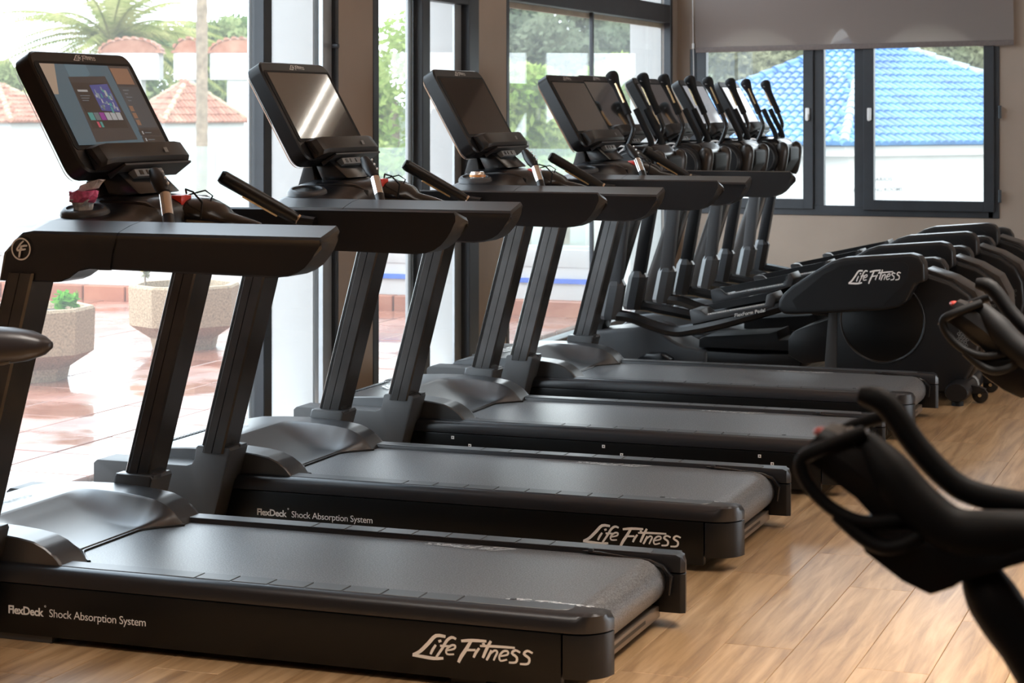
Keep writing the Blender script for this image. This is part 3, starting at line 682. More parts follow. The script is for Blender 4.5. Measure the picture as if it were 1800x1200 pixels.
# lit picture on the first screen
def emat(name, c, s=1):
    return mat('display_' + name, (.01, .01, .01), .1, emis=c, estr=s, coat=.5)
con1 = part(TM[0], 'console')[0]
scr1 = [c for c in kids(con1) if c.name.split('.')[0] == 'screen'][0]
def quad(pts, m, lift=.0026):
    P = []
    for y, a in pts:
        p = CT + CD * (.030 + a * .270) + CN * lift; P.append((p.x, VC - .247 + y * .494, p.z))
    return (P, m)
Q = []
c_bg = emat('slate', (.055, .10, .125)); c_bg2 = emat('teal', (.075, .135, .165)); c_dk = emat('dark', (.022, .020, .020)); c_dk2 = emat('charcoal', (.035, .033, .034))
c_or = emat('amber', (.20, .105, .065)); c_vi = emat('violet', (.20, .03, .20)); c_wh = emat('white', (.30, .30, .30)); c_bl = emat('blue', (.05, .06, .2)); c_tl = emat('seagreen', (.05, .22, .2)); c_sk = emat('pale', (.16, .20, .22)); c_rd = emat('rose', (.4, .06, .09)); c_gr = emat('mist', (.10, .12, .13))
Q += [quad([(0, 0), (.75, 0), (.75, 1), (0, 1)], c_bg), quad([(0, 0), (.16, 0), (.05, .38), (0, .38)], emat('peach', (.30, .22, .16)), .0027), quad([(.26, 0), (.5, 0), (.5, .12), (.26, .30)], c_bg2, .0027),
      quad([(.24, .16), (.66, .14), (.68, .95), (.20, .97)], c_dk2, .0028), quad([(.24, .23), (.64, .23), (.64, .80), (.24, .80)], c_dk, .0029), quad([(.43, .26), (.64, .24), (.64, .60), (.43, .58)], c_bl, .0030)]
random.seed(3)
for _ in range(26):
    x, y = .44 + random.random() * .18, .27 + random.random() * .29; w = .008 + random.random() * .018; h = .02 + random.random() * .07
    Q.append(quad([(x, y), (x + w, y + .01), (x + w * .8, y + h), (x - .004, y + h * .9)], random.choice([c_sk, c_gr, c_tl, c_sk, c_wh]), .0031 + random.random() * .0003))
for k, c in enumerate((c_tl, c_gr, c_vi, c_wh, c_wh, c_wh)): Q.append(quad([(.26 + k * .062, .605), (.315 + k * .062, .605), (.315 + k * .062, .70), (.26 + k * .062, .70)], c, .0031))
Q += [quad([(.31, .72), (.335, .72), (.335, .79), (.31, .79)], c_rd, .0031), quad([(.345, .72), (.37, .72), (.37, .79), (.345, .79)], c_tl, .0031), quad([(.27, .32), (.38, .32), (.38, .345), (.27, .345)], c_wh, .0031)]
for k in range(3): Q.append(quad([(.27, .39 + k * .03), (.38 - k * .02, .39 + k * .03), (.38 - k * .02, .40 + k * .03), (.27, .40 + k * .03)], c_gr, .0031))
Q += [quad([(.75, 0), (1, 0), (1, 1), (.75, 1)], c_dk2, .0027), quad([(.76, .03), (.97, .03), (.97, .24), (.76, .24)], c_or, .0028), quad([(.75, .27), (.99, .27), (.99, .80), (.75, .80)], emat('gunmetal', (.045, .052, .058)), .0028),
      quad([(.74, .83), (.99, .83), (.99, .90), (.74, .90)], c_dk, .0029), quad([(.74, .92), (.99, .92), (.99, .99), (.74, .99)], c_dk, .0029)]
for k in range(3): Q += [quad([(.765, .52 + k * .09), (.81, .52 + k * .09), (.81, .59 + k * .09), (.765, .59 + k * .09)], c_or, .0030)]
for k in range(4): Q += [quad([(.79, .31 + k * .045), (.86 - (k % 2) * .03, .31 + k * .045), (.86 - (k % 2) * .03, .325 + k * .045), (.79, .325 + k * .045)], c_gr, .0030)]
for k in range(2): Q += [quad([(.77, .845 + k * .09), (.785, .845 + k * .09), (.785, .885 + k * .09), (.77, .885 + k * .09)], c_wh, .0031), quad([(.80, .86 + k * .09), (.88, .86 + k * .09), (.88, .872 + k * .09), (.80, .872 + k * .09)], c_gr, .0031)]
me = bpy.data.meshes.new('screen_picture'); vs = []; fs = []; ms = []; mi = []
for P, m in Q:
    fs.append(tuple(range(len(vs), len(vs) + len(P)))); vs += P
    if m not in ms: ms.append(m)
    mi.append(ms.index(m))
me.from_pydata(vs, [], fs)
for m in ms: me.materials.append(m)
for p, i in zip(me.polygons, mi): p.material_index = i
pic = link('screen_picture', me, con1, 'coloured display picture')

# things in the cup holders
def bag(loc):
    b = thing('plastic_packet', 'crumpled clear packet with a pink top in the cup holder of the nearest treadmill', 'packet', loc)
    random.seed(11); n = 16; rings = []
    for k, (z, r) in enumerate(((0, .026), (.012, .028), (.024, .032), (.036, .037))):
        rings.append([(r * math.cos(2 * math.pi * i / n) * (1 + .18 * random.uniform(-1, 1)), r * .7 * math.sin(2 * math.pi * i / n) * (1 + .18 * random.uniform(-1, 1)), z + random.uniform(-.003, .003)) for i in range(n)])
    MB().loft(rings).build('pouch', mat('clear_pouch', (.72, .76, .82), .25, var=.35, vscale=60, spec=.8), b, smooth=False)
    rings = [[(1.02 * r * math.cos(2 * math.pi * i / n) * (1 + .15 * random.uniform(-1, 1)), 1.02 * r * .7 * math.sin(2 * math.pi * i / n) * (1 + .15 * random.uniform(-1, 1)), z + random.uniform(-.004, .004)) for i in range(n)] for z, r in ((.030, .036), (.046, .041), (.060, .043))]
    MB().loft(rings).build('pink_band', mat('pink_film', (1.0, .16, .36), .3, var=.35, vscale=90), b, smooth=False)
    rings = [[(.004 * (z - .055) / .03 * 8 + 1.0 * r * math.cos(2 * math.pi * i / n) * (1 + .2 * random.uniform(-1, 1)), r * .5 * math.sin(2 * math.pi * i / n), z + .25 * r * math.cos(2 * math.pi * i / n) + random.uniform(-.005, .005)) for i in range(n)] for z, r in ((.058, .042), (.073, .040), (.083, .038))]
    MB().loft(rings).build('torn_top', mat('white_film', (.75, .72, .78), .25, var=.2, vscale=70), b, smooth=False)
    return b
bag((XR[0] - 1.592, YR[0] + .150, 1.186))
cn = thing('drink_can', 'small silver can with orange print in the cup holder of the third treadmill', 'can', (XR[2] - 1.575, YR[2] + .150, 1.186))
MB().lathe([(0, 0), (.024, 0), (.032, .006), (.033, .012), (.033, .022), (.028, .032), (.026, .034), (.024, .030), (0, .030)], (0, 0, 0), 24).build('body', mat('can_silver', (.8, .76, .7), .25, metal=.8, var=.2, vscale=40), cn)
MB().lathe([(.0334, .012), (.0336, .016), (.0334, .022)], (0, 0, 0), 24).build('print_band', mat('can_orange', (.7, .28, .08), .4, var=.4, vscale=60), cn)
MB().box(-.009, .009, -.005, .005, .031, .0345).build('pull_tab', CHROME, cn, bevel=.001, seg=1)

# ------------------------------------------------------------------ cross-trainers
def smooth_path(pts, n=4):
    P = [Vector(p) for p in pts]; Qp = []
    for i in range(len(P) - 1):
        p0, p1, p2, p3 = P[max(i - 1, 0)], P[i], P[i + 1], P[min(i + 2, len(P) - 1)]
        for k in range(n):
            t = k / n; Qp.append(.5 * (2 * p1 + (p2 - p0) * t + (2 * p0 - 5 * p1 + 4 * p2 - p3) * t * t + (3 * p1 - p0 - 3 * p2 + p3) * t ** 3))
    Qp.append(P[-1]); return Qp
def make_ell():
    t = thing('cross_trainer', '', 'cross-trainer')
    fh = MB().prism([(-3.60, .03), (-3.60, .20), (-3.50, .27), (-3.30, .30), (-3.205, .31), (-3.146, .322), (-3.09, .312), (-3.045, .29), (-2.99, .25), (-2.93, .222), (-2.80, .203), (-2.80, .12), (-2.95, .09), (-3.0, .03)], -.17, .17).build('front_housing', GREYP, t, bevel=.02, seg=3, ang=40)
    MB().prism([(-2.92, .215), (-2.80, .20), (-2.55, .195), (-2.30, .205), (-2.30, .12), (-2.55, .11), (-2.9, .12)], -.16, .16).build('main_frame', BLK, t, bevel=.015)
    MB().prism([(-2.85, .26), (-2.82, .275), (-2.47, .305), (-2.43, .318), (-2.42, .27), (-2.36, .275), (-2.36, .215), (-2.85, .215)], -.15, .15).build('frame_cover', RUBBER, t, bevel=.008)
    MB().box(-3.11, -2.99, -.34, .34, .03, .13).build('front_stabiliser', BLK, t, bevel=.02)
    for s in (-1, 1):
        c = MB().prism([(-3.13, .02), (-3.13, .17), (-3.08, .197), (-3.0, .197), (-2.95, .17), (-2.945, .02)], s * .31 - .05, s * .31 + .05).build('stabiliser_cap', GLOSS, t, bevel=.012, ang=40)
        MB().cyl((-3.04, s * .31, .012), .028, .024, 'z', 14).build('leveller', RUBBER, c)
    MB().loft([[(-3.56, -.075, .2), (-3.44, -.075, .2), (-3.44, .075, .2), (-3.56, .075, .2)], [(-3.24, -.06, 1.12), (-3.15, -.06, 1.12), (-3.15, .06, 1.12), (-3.24, .06, 1.12)]]).build('mast', STEEL, t, bevel=.012)
    # dash block with emblem and the two pivot covers
    dash = MB().loft([[(-3.31 + e, y, z - h), (-3.30 + e, y, z - .02), (-3.25 + e, y, z), (-3.10, y, z - .005), (-3.06 - e, y, z - .05), (-3.06 - e, y, z - h)] for y, z, e, h in ((-.225, 1.25, .03, .10), (-.20, 1.285, .005, .15), (-.1, 1.292, 0, .19), (.1, 1.292, 0, .19), (.20, 1.285, .005, .15), (.225, 1.25, .03, .10))]).build('dash', GLOSS, t, bevel=.012, ang=45)
    MB().prism([(-3.30, 1.10), (-3.27, 1.16), (-3.10, 1.16), (-3.04, 1.23), (-3.02, 1.22), (-3.02, 1.14), (-3.07, 1.06), (-3.27, 1.06)], -.13, .13).build('console_throat', RUBBER, t, bevel=.02, seg=3, ang=45)
    for s in (-1, 1):
        pc = MB().lathe([(0, -.05), (.10, -.05), (.112, -.035), (.112, .02), (.10, .05), (0, .05)], (-3.185, s * .26, 1.155), 28, 'y').build('pivot_cover', BLK, t, ang=40)
        MB().lathe([(.09, s * .051), (.102, s * .045), (.09, s * .0535)], (-3.185, s * .26, 1.155), 28, 'y').build('cover_ring', GREYP, pc)
        MB().tube([(-3.085, s * .205, 1.04), (-3.082, s * .205, 1.06), (-3.072, s * .205, 1.12), (-3.062, s * .205, 1.19), (-3.058, s * .205, 1.225), (-3.057, s * .205, 1.245), (-3.0565, s * .205, 1.256), (-3.056, s * .205, 1.262)], [.03, .040, .046, .047, .044, .034, .020, .004], 16).build('sensor_housing', BRASS, t, ang=60)
        MB().lathe([(0, .0), (.034, .0), (.04, .006), (.048, .004)], (-3.22, s * .13, 1.29), 20).build('cup_holder', RUBBER, dash)
    decal('emblem', join_meshes([EMB_ME, RING_ME]), WHITEP, dash, (-3.255, -.226, 1.225), (.062, 0, 0), (0, 0, .062), .012)
    # fixed handles
    for s in (-1, 1):
        p = smooth_path([(-3.214, s * .10, 1.48), (-3.175, s * .10, 1.40), (-3.132, s * .10, 1.315), (-3.130, s * .10, 1.26), (-3.16, s * .11, 1.18)])
        MB().tube(p, [.017] * (len(p) - 3) + [.018, .021, .022], 12).build('fixed_handle', RUBBER, t, ang=50)
        # moving lever: grip, tube, link, sleeve
        y = s * .285; o = 0 if s < 0 else -.005
        lv = smooth_path([(-3.296, y, 1.665), (-3.268, y, 1.605), (-3.209, y, 1.475), (-3.178, y, 1.40), (-3.172, y, 1.365), (-3.195, y, 1.30), (-3.215, y, 1.25), (-3.20, y, 1.17)])
        lev = MB().tube(lv, .0135, 12).build('moving_handle', TUBE, t, ang=50)
        g = smooth_path([(-3.302, y, 1.678), (-3.284, y, 1.64), (-3.25, y, 1.565), (-3.213, y, 1.485), (-3.198, y, 1.452)])
        MB().tube(g, [.012, .026, .034, .036, .034, .029, .024, .021, .021, .021, .020, .020, .0205, .020, .020, .021, .018][:len(g)], 12).build('grip', RUBBER, lev, ang=50)
        sg = Vector((.006, -.021 if s < 0 else -.02, .004)) if s < 0 else Vector((-.018, -.008, -.008))
        MB().tube([Vector((-3.272, y, 1.612)) + sg, Vector((-3.225, y, 1.51)) + sg], .0065, 6).build('sensor_strip', mat('sensor_reflecting_warm', (1, 1, 1)), lev)
        MB().box(-3.298, -3.280, y - .032, y - .028, 1.632, 1.655).build('resistance_button', MIDG, lev, bevel=.003, seg=1)
        dxl = .0 if s < 0 else -.045
        MB().loft([[(x + w, y + q, z) for w, q in ((-.034, -.034), (.034, -.034), (.034, .034), (-.034, .034))] for x, z in ((-3.20, 1.17), (-3.275 + dxl, .50))]).build('lever_link', GREYP if s < 0 else BLK, t, bevel=.008)
        c0, c1 = Vector((-3.268 + dxl, y - .005 * s, .565)), Vector((-3.300 + dxl, y - .005 * s, .362))
        oc = [(math.cos(math.pi / 8 + k * math.pi / 4), math.sin(math.pi / 8 + k * math.pi / 4)) for k in range(8)]
        MB().loft([[(c.x + r * a, c.y + r * b, c.z) for a, b in oc] for c, r in ((c0 + Vector((0, 0, .012)), .038), (c0, .043), (c0 + Vector((0, 0, -.02)), .055), (c1 + Vector((0, 0, .02)), .057), (c1, .050))]).build('link_sleeve', GREYP, t, ang=25)
        # pedal arm, pedal, crank cover
        pa = smooth_path([(-3.27 + dxl, y, .385), (-3.18 + dxl, y, .375), (-3.07, y, .338), (-2.95, y, .312), (-2.86, y, .322), (-2.67, y, .368), (-2.40, y, .452), (-2.20, y, .52)])
        if s > 0: pa = [p + Vector((0, 0, .05 * min(1, max(0, (p.x + 3.2) / .6)))) for p in pa]
        MB().tube(pa, .030, 8, flat=1.0).build('pedal_arm', TUBE, t, ang=30)
        zo = 0 if s < 0 else .07
        ya, yb = sorted((y - s * .0 + (.03 * s), y - s * .17))
        ped = MB().prism([(-2.845, .352 + zo), (-2.858, .425 + zo), (-2.845, .432 + zo), (-2.80, .432 + zo), (-2.765, .404 + zo), (-2.455, .468 + zo), (-2.445, .520 + zo), (-2.415, .532 + zo), (-2.398, .50 + zo), (-2.41, .462 + zo), (-2.46, .445 + zo)], ya, yb).build('pedal', GREYP, t, bevel=.006, ang=40)
        yo = ya - .001 if s < 0 else yb + .001
        MB().prism([(-2.83, .44 + zo), (-2.79, .445 + zo), (-2.43, .525 + zo), (-2.43, .50 + zo), (-2.46, .48 + zo), (-2.77, .415 + zo), (-2.80, .438 + zo)], yb - .012 if s < 0 else ya, yb if s < 0 else ya + .012).build('pedal_wall', BLK, ped)
        tm_ = MB()
        for q in range(26): 
            uu = -2.76 + q * .0117; zz = .405 + (uu + 2.765) * .2065 + zo; tm_.box(uu, uu + .008, ya + .004, ya + .016, zz, zz + .007)
        tm_.build('pad_teeth', SILVER, ped, smooth=False)
        if s < 0:
            tx = text_mesh('FlexForm Pedal', .026, bold=.0003); sl = .2065
            decal('lettering', tx, WHITEP, ped, (-2.615, ya, .400), (1, 0, sl), (0, 0, 1), .0015)
        cc = [(-2.37, .50), (-2.345, .535), (-2.30, .575), (-2.174, .66), (-2.10, .705), (-2.035, .725), (-1.70, .753), (-1.655, .742), (-1.630, .705), (-1.627, .617), (-1.672, .60), (-1.717, .515), (-1.76, .482), (-1.83, .466), (-2.279, .428), (-2.345, .428), (-2.375, .455)]
        if s > 0: cc = [(x + .02, z - .06) for x, z in cc]
        y0, y1 = sorted((s * .235, s * .365))
        cv = MB().prism(cc, y0, y1).build('crank_cover', BLK, t, bevel=.016, seg=3, ang=40)
        inn = [(-2.30, .50), (-2.14, .635), (-2.04, .69), (-1.73, .712), (-1.705, .69), (-1.715, .62), (-1.84, .487), (-2.27, .452)]
        yy = y0 - .0015 if s < 0 else y1 + .0015
        MB().prism([(x + (.02 if s > 0 else 0), z - (.06 if s > 0 else 0)) for x, z in inn], min(yy, yy + s * -.003), max(yy, yy + s * -.003)).build('cover_panel', BLK, cv, smooth=False)
        if s < 0: decal('wordmark', LOGO_ME, WHITEP, cv, (-2.01, y0 - .002, .595), (.0475, 0, .004), (0, 0, .062), .0012)
    # drive housing at the back
    body = MB().prism([(-2.155, .04), (-2.150, .20), (-2.13, .43), (-2.10, .60), (-2.0, .67), (-1.85, .675), (-1.66, .645), (-1.52, .60), (-1.43, .54), (-1.385, .45), (-1.375, .33), (-1.40, .20), (-1.46, .09), (-1.56, .04)], -.20, .20).build('drive_housing', BLK, t, bevel=.02, seg=3, ang=40)
    MB().prism([(-1.55, .05), (-1.50, .06), (-1.43, .12), (-1.375, .22), (-1.35, .34), (-1.36, .46), (-1.41, .555), (-1.52, .618), (-1.66, .662), (-1.66, .64), (-1.53, .59), (-1.44, .52), (-1.40, .44), (-1.39, .33), (-1.415, .21), (-1.47, .12)], -.13, .13).build('rear_shroud', BRASS, body, bevel=.006)
    MB().prism([(-2.165, .03), (-2.165, .18), (-2.145, .43), (-2.115, .62), (-2.09, .60), (-2.10, .43), (-2.105, .03)], -.205, .205).build('front_strip', COVER, body, bevel=.004)
    for s in (-1, 1):
        dk = MB().lathe([(0, s * .206), (.20, s * .206), (.208, s * .2035), (.214, s * .207), (.2185, s * .207), (.220, s * .198)], (-1.868, 0, .398), 48, 'y').build('side_disc', PANEL, body, ang=20)
        MB().lathe([(.2145, s * .2062), (.2165, s * .2082), (.2185, s * .2062)], (-1.868, 0, .398), 48, 'y').build('disc_ring', GREYP, body)
    vg = MB()
    for r_ in range(9):
        for c_ in range(4):
            if c_ == 3 and r_ % 2: continue
            x, z = -1.475 + c_ * .016 + (r_ % 2) * .008 - r_ * .002, .40 - r_ * .014
            A = [math.pi / 6 + k * math.pi / 3 for k in range(6)]
            vg.add([(x + .0075 * math.cos(a), -.2015, z + .0075 * math.sin(a)) for a in A] + [(x + .0055 * math.cos(a), -.2015, z + .0055 * math.sin(a)) for a in A], [(i, (i + 1) % 6, 6 + (i + 1) % 6, 6 + i) for i in range(6)])
    vg.build('vent_grille', MIDG, body, smooth=False)
    MB().prism([(-2.36, .20), (-2.36, .285), (-2.335, .322), (-2.29, .342), (-2.13, .40), (-2.13, .18), (-2.28, .155)], -.19, .19).build('tail_fairing', BLK, t, bevel=.008)
    fb = MB().loft([[(x + .06 * math.cos(a) * e, y, .068 + .048 * math.sin(a) * e) for a in [2 * math.pi * k / 16 for k in range(16)]] for x, y, e in ((-1.47, -.375, .9), (-1.47, -.365, 1), (-1.47, .365, 1), (-1.47, .375, .9))]).build('rear_stabiliser', BLK, t, ang=40)
    MB().loft([[(-1.47 + .0615 * math.cos(a), y, .068 + .0495 * math.sin(a)) for a in [2 * math.pi * k / 16 for k in range(16)]] for y in (-.03, .03)]).build('saddle_clamp', MIDG, fb)
    for s in (-1, 1):
        MB().cyl((-1.47, s * .33, .011), .03, .022, 'z', 14).build('leveller', RUBBER, fb)
        w = MB().lathe([(0, -.014), (.026, -.014), (.038, -.011), (.041, 0), (.038, .011), (.026, .014), (0, .014)], (-1.375, s * .21, .041), 20, 'y').build('caster_wheel', GLOSS, t)
        MB().cyl((-1.375, s * .21, .041), .009, .034, 'y', 10).build('axle', mat('brass_axle', (.6, .5, .3), .35, metal=.9, var=.03, vscale=30), w)
        MB().prism([(-1.45, .05), (-1.45, .095), (-1.375, .085), (-1.345, .072), (-1.36, .055), (-1.40, .05)], s * .21 - .022, s * .21 + .022).build('caster_fork', BLK, w)
    con = make_console(t, -1.703, 0, .017, SCREEN)
    return t
ell0 = make_ell(); ells = []
el = ['nearest of the four black cross-trainers, white script wordmark on its crank cover', 'second nearest of the four black cross-trainers',
      'third of the four black cross-trainers, its screen evenly grey', 'farthest black cross-trainer, next to the far wall, its screen evenly white']
for k in range(4):
    o = ell0 if k == 0 else copy_tree(ell0)
    o.location = (0, 10.75 + .99 * k, 0); o['label'] = el[k]; o['group'] = 'cross-trainers beyond the treadmills'; ells.append(o)
    if k >= 2:
        c = part(o, 'console')[0]; sc_ = [x for x in kids(c) if x.name.split('.')[0] == 'screen'][0]
        sc_.data = sc_.data.copy(); sc_.data.materials[0] = GREYSCREEN if k == 2 else WHITESCREEN

# ------------------------------------------------------------------ studio bikes close to the lens (only their upper fronts come into view)
def make_bike():
    t = thing('studio_bike', '', 'bike')
    YB = 0.0
    cons = MB().loft([[(x + n * .66, y, z + n * .75) for y, n in ((-.030 * w, -.030), (-.042 * w, 0), (-.03 * w, .020), (.03 * w, .020), (.042 * w, 0), (.030 * w, -.030))] for x, z, w in ((-.518, 1.070, .55), (-.512, 1.082, .8), (-.49, 1.075, 1), (-.44, 1.040, 1.05), (-.40, .998, .9), (-.37, .965, .6))]).build('console', BLK, t, ang=50)
    MB().ball((-.505, -.014, 1.091), .008, 10, 6, (1.2, 1.5, .7)).build('red_lamp', mat('lamp_red', (.42, .03, .02), .4, var=.05, vscale=20), cons)
    MB().loft([[(x + .0135, y, z + .0155) for y in (-.02 * w, .02 * w)] + [(x + .015, y, z + .0172) for y in (.02 * w, -.02 * w)] for x, z, w in ((-.49, 1.078, 1), (-.42, 1.026, 1))]).build('display', mat('bike_display', (.05, .035, .03), .25, var=.05, vscale=9), cons, smooth=False)
    # upper bar rising to the horn, main bar
    p = smooth_path([(-.472, .055, 1.127), (-.44, .055, 1.118), (-.402, .052, 1.07), (-.362, .048, 1.032), (-.325, .045, 1.016), (-.25, .04, 1.008), (-.12, .03, 1.0)])
    MB().tube(p, [.010, .012, .014] + [.0155] * (len(p) - 3), 12).build('horn_bar', RUBBER, t, ang=50)
    p = smooth_path([(-.455, -.01, 1.085), (-.42, -.02, 1.045), (-.385, -.025, 1.010), (-.345, -.025, .985), (-.29, -.02, .985), (-.20, 0, .985), (-.10, 0, .985)])
    MB().tube(p, [.014, .018, .022, .026] + [.028] * (len(p) - 4), 12).build('main_bar', RUBBER, t, ang=50)
    for sy, zz in ((-.045, 0),):
        p = smooth_path([(-.45, sy + .02, 1.095), (-.50, sy, 1.075), (-.522, sy, 1.060), (-.515, sy, 1.035), (-.488, sy, 1.008), (-.455, sy, .994), (-.425, sy + .005, .994), (-.385, sy + .02, 1.0)])
        MB().tube(p, .0085, 10).build('grip_loop', RUBBER, t, ang=50)
        p = smooth_path([(-.48, sy, 1.0), (-.45, sy, .975), (-.425, sy, .965), (-.40, sy, .970), (-.375, sy + .015, .985)])
        MB().tube(p, .009, 10).build('grip_loop', RUBBER, t, ang=50)
    p = smooth_path([(-.45, .11, 1.095), (-.50, .12, 1.075), (-.515, .12, 1.05), (-.48, .12, 1.005), (-.42, .11, .99), (-.36, .06, .99)])
    MB().tube(p, .0085, 10).build('grip_loop', RUBBER, t, ang=50)
    MB().prism([(-.462, .985), (-.448, .955), (-.405, .925), (-.372, .911), (-.345, .922), (-.335, .930), (-.25, .962), (-.25, .985), (-.36, .99)], -.04, .05).build('clamp_block', GLOSS, t, bevel=.006)
    MB().ball((-.348, -.042, .972), .006, 8, 6).build('clamp_bolt', CHROME, t)
    p = smooth_path([(-.322, 0, .946), (-.312, 0, .918), (-.292, 0, .885), (-.262, 0, .845), (-.235, 0, .78), (-.215, 0, .60), (-.20, 0, .30), (-.20, 0, .06)])
    MB().tube(p, [.010, .020, .024, .027, .029, .031] + [.032] * (len(p) - 6), 14).build('stem_post', RUBBER, t, ang=50)
    # frame, saddle and wheel to the right of the picture edge
    MB().tube(smooth_path([(-.22, 0, .55), (.05, 0, .42), (.40, 0, .45), (.55, 0, .60), (.60, 0, .92)]), .035, 12).build('frame', BLK, t)
    MB().loft([[(x, .11 * w * math.cos(a), .95 + .03 * math.sin(a)) for a in [2 * math.pi * k / 12 for k in range(12)]] for x, w in ((.42, .25), (.50, .4), (.62, .9), (.70, 1), (.73, .8))]).build('saddle', RUBBER, t)
    MB().lathe([(0, -.03), (.17, -.03), (.18, -.02), (.18, .02), (.17, .03), (0, .03)], (.02, 0, .32), 32, 'y').build('flywheel', GREYP, t)
    for x in (-.22, .62): MB().box(x - .04, x + .04, -.26, .26, 0, .06).build('floor_bar', BLK, t, bevel=.015)
    MB().box(-.2, .6, -.03, .03, .04, .10).build('base_rail', BLK, t, bevel=.01)
    return t
bk = make_bike(); bk.location = (0, 2.45, 0); bk['group'] = 'studio bikes beside the aisle'
bk['label'] = 'out-of-focus black studio bike closest to the camera, its handlebar cutting across the lower right floor'
bk2 = copy_tree(bk); bk2.location = (-.085, 4.15, 0); bk2['label'] = 'second out-of-focus black studio bike, its handlebar in front of the nearest cross-trainer housing'

st = thing('padded_stool', 'black padded stool seat poking in at the left edge before the nearest treadmill', 'stool', (-3.02, 4.3, 0))
rings = []
for x, w, zt, zb in ((-.30, .05, .935, .87), (-.2, .075, .945, .86), (-.05, .075, .943, .852), (.05, .065, .944, .850), (.12, .055, .944, .854), (.18, .044, .938, .864), (.22, .03, .926, .878), (.243, .012, .913, .895)):
    n = 16; zc, h = (zt + zb) / 2, (zt - zb) / 2
    rings.append([(x, w * math.copysign(abs(math.cos(a)) ** .75, math.cos(a)), zc + h * math.copysign(abs(math.sin(a)) ** .8, math.sin(a))) for a in [2 * math.pi * k / n for k in range(n)]])
MB().loft(rings).build('pad', mat('saddle_vinyl', (.022, .018, .018), .38, bump=.1, bscale=400), st, ang=60)
MB().tube(smooth_path([(-.15, -.03, .9445), (-.02, -.028, .945), (.05, -.02, .9455), (.09, 0, .9462)]), .0022, 6).build('seam', mat('seam_grey', (.15, .16, .18), .5, var=.02, vscale=9), st)
MB().tube(smooth_path([(-.32, 0, .85), (.05, -.02, .852), (.15, -.03, .866)]), .006, 6).build('piping', GREYP, st)
MB().cyl((-.28, 0, .44), .022, .86, 'z', 14).build('post', BLK, st); MB().cyl((-.28, 0, .02), .17, .04, 'z', 28).build('base_plate', BLK, st, bevel=.006)

# ------------------------------------------------------------------ outside: terrace, low wall, houses, trees
ground = struct(MB().box(-160, 60, 15.6, 240, -2.2, -1.9).box(-160, -15, -30, 15.6, -2.2, -1.9).build('ground', mat('pale_ground', (0.24, 0.235, 0.203), .9, var=.2, vscale=.2), smooth=False))
terrace = struct(MB().box(-14.5, -4.5, 2.0, 15.0, -.4, -.045).build('terrace', mat('tile_grout', (0.24, 0.117, 0.0853), .5, var=.2, vscale=9), smooth=False))
ts = .45
tm2 = MB().box(.004, ts - .004, .004, ts - .004, -.06, -.018).mesh('tile', bevel=.003, seg=1, smooth=False); tm2.materials.append(TERRACE)
for i in range(14):
    for j in range(21):
        o = link('tile', tm2, terrace); o.location = (-4.53 - ts * (i + 1), 4.60 + ts * j, (random.random() - .5) * .003)
# low boundary wall with brick kerb, white band and painted tiles
lwall = struct(MB().box(-14.5, -4.56, 14.16, 14.40, -.05, .33).build('terrace_wall', WHITEW, smooth=False))
bmh = MB().box(.006, .374, 14.05, 14.17, -.03, .095).mesh('brick', bevel=.006, seg=1, smooth=False); bmh.materials.append(BRICK)
for k in range(26): o = link('brick', bmh, lwall); o.location = (-4.6 - .38 * (k + 1), 0, 0)
def azul():
    m = bpy.data.materials.new('painted_tile'); m.use_nodes = True; nt = m.node_tree; b = nt.nodes['Principled BSDF']; N = nt.nodes.new; L = nt.links.new
    tcn = N('ShaderNodeTexCoord'); w = N('ShaderNodeTexVoronoi'); w.inputs['Scale'].default_value = 11; r = N('ShaderNodeValToRGB'); r.color_ramp.interpolation = 'CONSTANT'
    r.color_ramp.elements[0].color = (.03, .13, .55, 1); r.color_ramp.elements[1].position = .34; r.color_ramp.elements[1].color = (.5, .51, .52, 1)
    L(tcn.outputs['Object'], w.inputs['Vector']); L(w.outputs['Distance'], r.inputs['Fac']); L(r.outputs['Color'], b.inputs['Base Color']); b.inputs['Roughness'].default_value = .2; return m
az = MB().box(.003, .147, 14.145, 14.165, .003, .147).mesh('painted_tile', bevel=.002, seg=1, smooth=False); az.materials.append(azul())
NB = mat('navy_tile', (.02, .10, .48), .25, var=.1, vscale=9)
for k in range(42):
    o = link('painted_tile', az, lwall); o.location = (-6.3 - .15 * (k + 1), 0, .30)
MB().box(-12.7, -4.6, 14.15, 14.40, .33, .46).build('coping', WHITEW, lwall, bevel=.01)
MB().box(-6.3, -4.6, 14.14, 14.16, .215, .25).build('navy_band', NB, lwall, smooth=False)
bal = thing('glass_balustrade', 'frameless glass balustrade along the low terrace wall outside', 'balustrade', (0, 14.30, .45))
for k in range(6):
    MB().box(-4.7 - 1.35 * k - 1.32, -4.7 - 1.35 * k, -.006, .006, .01, .74).build('glass_panel', FENCE_GLASS, bal, smooth=False)
MB().box(-12.9, -4.65, -.02, .02, -.0, .03).build('base_channel', FRAMEL, bal)
